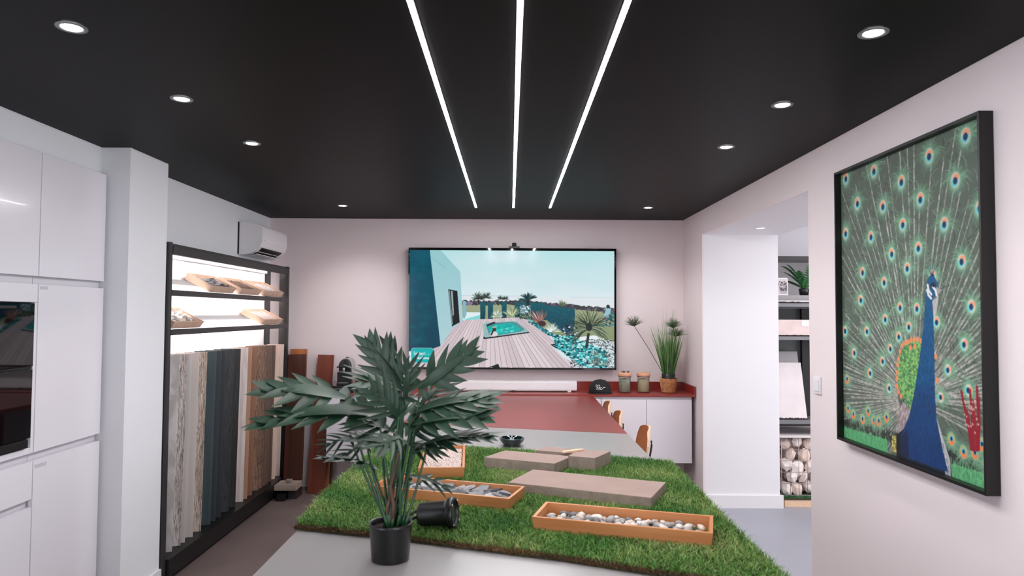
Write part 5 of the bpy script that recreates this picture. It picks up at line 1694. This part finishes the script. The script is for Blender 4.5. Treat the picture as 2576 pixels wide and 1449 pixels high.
UPV = (0, -0.35, 1)
leaves = [
    # base px, tip px, depth base, depth tip, normal, lobe width, lobes, droop
    ((874, 1002), (668, 980), 0.02, -0.06, (0.1, -0.75, 0.8), 0.075, 7, 0.16),
    ((958, 1046), (655, 1062), 0.00, -0.12, (0.0, -0.45, 1), 0.085, 8, 0.16),
    ((888, 1104), (832, 1118), 0.00, -0.02, (0.2, -0.5, 1), 0.055, 5, 0.22),
    ((945, 1170), (818, 1150), 0.02, -0.06, (0, -0.15, 1), 0.05, 6, 0.14),
    ((1018, 985), (928, 862), 0.04, 0.05, (-0.5, -1, 0.35), 0.075, 7, 0.10),
    ((1022, 975), (976, 866), 0.07, 0.09, (-0.2, -1, 0.2), 0.055, 6, 0.08),
    ((1015, 985), (914, 962), 0.02, -0.05, (-0.2, -0.8, 0.9), 0.085, 7, 0.22),
    ((1062, 975), (1190, 882), 0.02, 0.0, (0.3, -1, 0.55), 0.07, 7, 0.08),
    ((1042, 1040), (1232, 1000), 0.03, -0.02, (0.0, -0.5, 1), 0.085, 8, 0.14),
    ((1040, 1068), (1225, 1046), 0.00, -0.08, (0.0, -0.7, 1), 0.08, 7, 0.16),
    ((1052, 1128), (1236, 1092), 0.00, -0.06, (0.0, -0.2, 1), 0.075, 8, 0.14),
    ((1024, 1005), (1030, 918), 0.00, -0.03, (0.0, -1, 0.3), 0.07, 6, 0.10),
    ((1008, 1046), (944, 985), -0.02, -0.10, (-0.2, -1, 0.6), 0.085, 7, 0.12),
    ((1000, 1090), (898, 1058), 0.05, 0.00, (0, -0.7, 1), 0.08, 7, 0.18),
    ((1036, 1196), (1128, 1222), 0.02, 0.06, (0.2, -0.5, 1), 0.05, 5, 0.14),
    ((1000, 1130), (886, 1100), 0.02, -0.05, (0, -0.4, 1), 0.075, 7, 0.18),
    ((1034, 1092), (1110, 1050), 0.06, 0.05, (0.2, -0.9, 0.6), 0.075, 7, 0.14),
    ((1010, 1070), (1002, 985), 0.06, 0.12, (0, -1, 0.3), 0.08, 7, 0.08),
    ((1022, 1120), (1108, 1130), 0.05, 0.04, (0.1, -0.6, 1), 0.06, 6, 0.2),
    ((1060, 1020), (1120, 960), 0.10, 0.14, (0.1, -0.8, 0.8), 0.07, 6, 0.12),
    ((960, 1040), (888, 1010), 0.10, 0.14, (-0.1, -0.8, 0.8), 0.07, 6, 0.12),
    ((930, 1125), (872, 1142), 0.03, 0.00, (0.1, -0.4, 1), 0.05, 5, 0.22),
    ((1082, 1112), (1160, 1100), 0.04, 0.02, (0.1, -0.4, 1), 0.055, 6, 0.14),
    ((1048, 1080), (1096, 1020), 0.09, 0.12, (0.2, -0.8, 0.8), 0.06, 6, 0.12),
    ((1012, 1100), (960, 1120), -0.04, -0.12, (0, -0.9, 0.7), 0.065, 6, 0.2),
]
for i, (b0, t0, db, dt, nr, wd, nl, dr) in enumerate(leaves):
    pb, pt = PL(*b0, db), PL(*t0, dt)
    leaf_mesh(pb, pt, nr, wd * 0.92, max(4, nl - 1), dr).obj('leaf', M['leaf'], plant)
    # petiole from the soil up to the leaf base
    a = 2 * PI * i / len(leaves)
    root = Vector((0.022 * math.cos(a) + 0.22 * (b0[0] - 985) * kx, 0.024 * math.sin(a), 0.090))
    ctrl = Vector((root.x * 0.42 + pb.x * 0.58, root.y * 0.5 + pb.y * 0.5, root.z * 0.5 + pb.z * 0.5))
    pts = [root * (1 - q) ** 2 + ctrl * (2 * q * (1 - q)) + pb * (q * q) for q in [k / 7 for k in range(8)]]
    B().tube(pts, 0.0046, 7, True, 0.0028).obj('stem', M['stem'], plant)
B().tube([(0.004, -0.012, 0.088), (0.010, -0.014, 0.16), (0.000, -0.012, 0.215), (0.012, -0.01, 0.26), (0.02, -0.006, 0.31)], 0.0065, 8, True, 0.004).obj('trunk', M['twig'], plant)
B().tube([(-0.006, -0.006, 0.088), (-0.010, -0.006, 0.15), (0.004, -0.006, 0.20)], 0.007, 8, True, 0.005).obj('trunk', M['twig'], plant)


# ------------------------------------------------------------------ bar chairs along the far side of the table
def bar_chair(lab, x, y):
    t = thing('bar_chair', lab, 'chair', (x, y, 0), 0.0, 'plywood chairs along the table')
    # local -x faces the table; back at x=0
    nY, nZ = 9, 8
    vs, fs = [], []

    def P(j, k):
        v_ = -1 + 2 * j / nY
        q = k / nZ
        h = 0.35
        half = 0.205 - 0.030 * q - (0.055 if k == nZ else 0.016 if k == nZ - 1 else 0)
        zz = 0.550 + h * q - 0.020 * abs(v_) ** 3 * q
        return Vector((0.055 * q - 0.05 - 0.030 * v_ * v_, v_ * half, zz))
    for side in (0, 1):
        for k in range(nZ + 1):
            for j in range(nY + 1):
                vs.append(P(j, k) + Vector((0.013 * side, 0, 0)))
    N = (nY + 1) * (nZ + 1)
    idx = lambda s_, j, k: s_ * N + k * (nY + 1) + j
    inner, outer, rim = [], [], []
    for k in range(nZ):
        for j in range(nY):
            inner.append((idx(0, j, k), idx(0, j, k + 1), idx(0, j + 1, k + 1), idx(0, j + 1, k)))
            outer.append((idx(1, j, k), idx(1, j + 1, k), idx(1, j + 1, k + 1), idx(1, j, k + 1)))
    for j in range(nY):
        rim += [(idx(0, j, nZ), idx(1, j, nZ), idx(1, j + 1, nZ), idx(0, j + 1, nZ)), (idx(0, j, 0), idx(0, j + 1, 0), idx(1, j + 1, 0), idx(1, j, 0))]
    for k in range(nZ):
        rim += [(idx(0, 0, k), idx(1, 0, k), idx(1, 0, k + 1), idx(0, 0, k + 1)), (idx(0, nY, k), idx(0, nY, k + 1), idx(1, nY, k + 1), idx(1, nY, k))]
    b = B().faces(vs, inner + outer + rim)
    o = b.obj('backrest', M['ply'], t)
    o.data.materials.append(M['ply_edge'])
    for pi in range(len(inner) + len(outer), len(o.data.polygons)):
        o.data.polygons[pi].material_index = 1
    for pi in range(len(inner), len(inner) + len(outer)):
        o.data.polygons[pi].material_index = 1
    B().box(-0.42, -0.03, -0.20, 0.20, 0.522, 0.535, 0.004).obj('seat', M['ply'], t)
    for s_ in (-1, 1):
        B().tube([(-0.10, s_ * 0.09, 0.515), (-0.04, s_ * 0.10, 0.512), (-0.030, s_ * 0.10, 0.56), (0.008, s_ * 0.10, 0.79), (0.014, s_ * 0.06, 0.81)], 0.0065, 8).obj('back_frame', M['black'], t)
        B().tube([(-0.38, s_ * 0.16, 0.520), (-0.44, s_ * 0.21, 0.0)], 0.009, 8).obj('leg', M['black'], t)
        B().tube([(-0.12, s_ * 0.16, 0.520), (-0.07, s_ * 0.19, 0.0)], 0.009, 8).obj('leg', M['black'], t)
        B().tube([(-0.43, s_ * 0.20, 0.22), (-0.09, s_ * 0.185, 0.22)], 0.007, 8).obj('stretcher', M['black'], t)
    B().tube([(-0.425, -0.195, 0.24), (-0.425, 0.195, 0.24)], 0.008, 8).obj('foot_rail', M['black'], t)
    return t


bar_chair('plywood bar chair standing nearest the turf corner', 0.915, 4.60)
bar_chair('plywood bar chair in the middle of the row by the red table', 0.845, 5.30)
bar_chair('plywood bar chair nearest the counter', 0.845, 5.88)

# ------------------------------------------------------------------ side room: sample shelving and gabion
SF = 5.95
t = thing('sample_shelving', 'grey metal sample shelving seen through the opening', 'shelf', (2.31, SF, 0))
M['shelf_grey'] = mat('grey_shelf', (150, 148, 150), 0.5)
M['shelf_back'] = mat('grey_back_panel', (92, 95, 95), 0.6)
M['shelf_white'] = mat('white_back_panel_b', (222, 218, 220), 0.7)
W2 = 1.05
box_obj('header', M['dark_metal'], 0.0, W2, 0.0, 0.03, 2.112, 2.150, t, 0.001)
box_obj('top_panel', M['shelf_grey'], 0.0, W2, 0.03, 0.58, 2.135, 2.150, t)
box_obj('back_panel', M['shelf_white'], 0.0, W2, 0.585, 0.60, 1.72, 2.134, t)
box_obj('back_panel', M['shelf_back'], 0.0, 0.32, 0.30, 0.315, 0.735, 1.70, t)
box_obj('post', M['black'], 0.3205, 0.43, 0.26, 0.32, 0.735, 1.70, t)
box_obj('side_panel', M['dark_metal'], W2, W2 + 0.02, 0.0, 0.6, 0.0, 2.15, t)
box_obj('side_panel', M['shelf_white'], -0.002, 0.0, 0.02, 0.6, 0.0, 2.11, t)
for z, y1 in ((1.711, 0.58), (1.424, 0.25), (0.705, 0.30)):
    box_obj('shelf_board', M['grey_metal'], 0.0, W2, 0.0, y1, z, z + 0.030, t, 0.001)
box_obj('shelf_edge', M['black'], 0.0, W2, 0.001, 0.3, 0.688, 0.7045, t)


def veneer(lab, x0, x1, y0, z0, h, th, tilt, m, name='stone_sample'):
    o = thing(name, lab, 'stone sample', (2.31 + x0, SF + y0, z0))
    o.rotation_euler = (tilt, 0, 0)
    box_obj('face', m, 0, x1 - x0, 0, th, 0.012, h, o, 0.002)
    bb = B()
    nseg = 26
    vs, fs = [], []
    for k in range(nseg + 1):
        x = (x1 - x0) * k / nseg
        dz = random.uniform(-0.005, 0.004)
        vs += [(x, -0.002, 0.0 + max(0, dz) * 0.3), (x, -0.002, 0.0135 + dz), (x, th + 0.002, 0.0135 + dz), (x, th + 0.002, 0.0)]
    for k in range(nseg):
        a = k * 4
        for q in range(4):
            fs.append((a + q, a + (q + 1) % 4, a + 4 + (q + 1) % 4, a + 4 + q))
    fs += [(0, 1, 2, 3), (nseg * 4 + 3, nseg * 4 + 2, nseg * 4 + 1, nseg * 4)]
    bb.faces(vs, fs).obj('rough_edge', M['rough_dark'], o)
    return o


M['rough_dark'] = mat('rough_dark_edge', (52, 46, 46), 0.95, noise=0.4, nscale=80, bump=0.8, bscale=90)
M['stone_pink'] = mat('pale_pink_stone', (216, 196, 192), 0.7, noise=0.08, nscale=10)
M['stone_pale'] = mat('pale_stone', (214, 206, 206), 0.65, noise=0.05, nscale=8)
o = veneer('thin pale stone sample lying on the top shelf edge', 0.0, 0.6, 0.01, 1.742, 0.024, 0.02, 0, M['stone_pale'])
s = veneer('pinkish stone sample with a white tag, on the middle shelf', 0.0, 0.62, 0.03, 1.4545, 0.145, 0.03, -0.05, M['stone_pink'])
box_obj('tag', M['paper'], 0.222, 0.285, -0.002, -0.0002, 0.090, 0.138, s)
s = veneer('large pale stone slab leaning on the lowest shelf', 0.0, 0.270, 0.045, 0.7355, 0.50, 0.04, -0.26, M['stone_pale'], 'stone_slab')
o = B().box(0.0, 0.262, 0.0, 0.03, 0.0, 0.592, 0.002).obj('grey_sample', M['shelf_grey'])
o.location, o.rotation_euler = (2.31, SF + 0.098, 0.7365), (-0.22, 0, 0)
tag(o, 'grey sample board standing behind the leaning pale slab', 'stone sample')

# white band, picture card and fern on the top shelf
t = thing('display_plinth', 'low grey plinth under the photo card and fern', 'plinth', (2.3125, SF + 0.05, 1.7665))
box_obj('body', M['shelf_grey'], 0.0, 0.6, 0.0, 0.25, 0.0, 0.046, t, 0.001)
t = thing('photo_card', 'black and white landscape photo card with white border', 'picture', (2.315, SF + 0.06, 1.813), 0.0)
t.rotation_euler = (-0.08, 0, 0)
box_obj('mount', M['paper'], -0.03, 0.115, 0.0, 0.004, 0.0, 0.152, t)
ph = Paint(120, 130, (178, 170, 172))
ph.poly([(0, 0), (120, 0), (120, 52), (0, 60)], (206, 200, 200))
for k in range(130):
    x = random.uniform(0, 120)
    ph.ell(x, 50 + random.uniform(-26, 14), random.uniform(3, 10), random.uniform(3, 9), random.choice([(96, 90, 92), (60, 56, 58), (150, 144, 146), (188, 182, 184)]), 0.8)
for k in range(60):
    ph.ell(random.uniform(50, 120), random.uniform(76, 104), random.uniform(3, 9), random.uniform(2, 5), random.choice([(50, 46, 50), (90, 84, 88), (130, 124, 126)]), 0.9)
ph.poly([(28, 130), (44, 60), (56, 60), (66, 130)], (214, 208, 208), 0.9)
for k in range(14):
    y = random.uniform(64, 128)
    ph.stroke(10, y, 110, y, 0.8, 0.8, (150, 142, 146), 0.4)
picture_grid('photo', ph.half(), M['print'], (-0.026, -0.001, 0.144), (0.134, 0, 0), (0, 0, -0.132), t)

t = thing('fern', 'green fern on the top shelf beside the photo card', 'plant', (2.61, SF + 0.16, 1.8135))
B().lathe([(0.035, 0), (0.045, 0.06), (0.042, 0.062)], 20).obj('pot', M['black_plastic'], t)


def frond(az, L, rise, seed):
    r = random.Random(seed)
    b = B()
    pts = []
    for k in range(15):
        q = k / 14
        pts.append(Vector((math.cos(az) * L * q, math.sin(az) * L * q * 0.6, 0.055 + rise * (q - 0.42 * q * q))))
    for k in range(1, 15):
        q = k / 14
        ll = 0.050 * math.sin(PI * (0.12 + 0.86 * q)) + 0.006
        d = (pts[k] - pts[k - 1]).normalized()
        sd = d.cross(Vector((0, 0, 1))).normalized()
        for s_ in (-1, 1):
            e = pts[k] + sd * s_ * ll * 0.85 + d * ll * 0.5 - Vector((0, 0, ll * 0.25))
            w_ = d * 0.006
            b.faces([pts[k] - w_, pts[k] + w_, (pts[k] + e) / 2 + w_ * 1.1, e, (pts[k] + e) / 2 - w_ * 0.6], [(0, 1, 2, 3, 4)])
    b.tube(pts, 0.0016, 5)
    return b


for k in range(15):
    az = random.uniform(0, 2 * PI) if k > 7 else PI + random.uniform(-0.9, 0.9)
    frond(az, random.uniform(0.13, 0.22), random.uniform(0.12, 0.40), k).obj('frond', mat('fern_green', (50, 112, 60), 0.5, noise=0.2, nscale=30) if k == 0 else bpy.data.materials['fern_green'], t)

# gabion
GX0, GX1, GY0, GY1, GZ0, GZ1 = 2.335, 2.93, 5.955, 6.42, 0.098, 0.585
t = thing('gabion_cage', 'steel wire gabion cage on the floor below the shelving', 'cage', (GX0, GY0, 0))
M['wire'] = mat('galvanised_wire', (176, 172, 174), 0.4, metal=0.6)
wb, wf = B(), B()
nx, nz, ny = 8, 5, 6
DX, DY, DZ = GX1 - GX0, GY1 - GY0, GZ1 - GZ0
for k in range(nx + 1):
    x = DX * k / nx
    B().tube([(x, 0, GZ0), (x, 0, GZ1)], 0.0028, 6).obj('wire', M['wire'], t)
for k in range(nz + 1):
    z = GZ0 + DZ * k / nz
    B().tube([(0, 0.003, z), (DX, 0.003, z)], 0.0028, 6).obj('wire', M['wire'], t)
for k in range(1, ny + 1):
    y = DY * k / ny
    B().tube([(0, y, GZ0), (0, y, GZ1)], 0.0028, 6).obj('wire', M['wire'], t)
for k in range(nz + 1):
    z = GZ0 + DZ * k / nz
    B().tube([(0.003, 0, z), (0.003, DY, z)], 0.0028, 6).obj('wire', M['wire'], t)
pl = []
for iz in range(5):
    for ix in range(6):
        for iy in range(3):
            x = GX0 + 0.055 + (ix + 0.5 * (iz % 2)) * 0.108 + random.uniform(-0.012, 0.012)
            if x > GX1 - 0.05:
                continue
            pl.append(((x, GY0 + 0.062 + iy * 0.12 + random.uniform(-0.006, 0.008), GZ0 + 0.050 + iz * 0.096 + random.uniform(-0.008, 0.008)),
                       (random.uniform(0, 6), random.uniform(0, 6), random.uniform(0, 6)), random.uniform(0.92, 1.12)))
copies('limestone_rock', LIME, [M['lime_a'], M['lime_a'], M['lime_b']], pl, 'broken pale limestone rock inside the wire gabion cage', 'rock', 'rocks in the gabion cage')
o = B().box(GX0 - 0.02, GX1 + 0.02, GY0 - 0.02, GY1 + 0.1, GZ1 + 0.004, GZ1 + 0.022, 0.003).obj('coping_stone', M['stone_pale'])
tag(o, 'flat pale coping stone lying on the gabion cage', 'slab')
o = B().box(GX0 - 0.02, GX1 + 0.02, GY1 - 0.05, GY1 + 0.1, GZ1 + 0.0225, GZ1 + 0.095, 0.003).obj('coping_stone', M['stone_pale'])
tag(o, 'upright pale stone at the back of the gabion, under the shelf', 'slab')
t = thing('turf_mat', 'small strip of green turf under the gabion cage', 'turf', (GX0, GY0, 0.061))
box_obj('backing', M['mat_back'], -0.005, DX + 0.01, -0.015, DY, 0.0, 0.012, t)
gx = RNG.uniform(-0.005, DX, 2600)
gy = RNG.uniform(-0.014, 0.10, 2600)
turf_blades('grass_blades', gx, gy, 0.011, 0.010, 0.024, 1.3, 0.003, [(50, 100, 60), (70, 124, 78), (96, 144, 100)], 9, t)
t = thing('timber_board', 'pale timber board on the floor under the gabion', 'board', (GX0 + 0.02, GY0 - 0.01, 0))
box_obj('board_face', M['ply_edge'], 0.0, DX, 0.0, DY, 0.0, 0.060, t, 0.003)
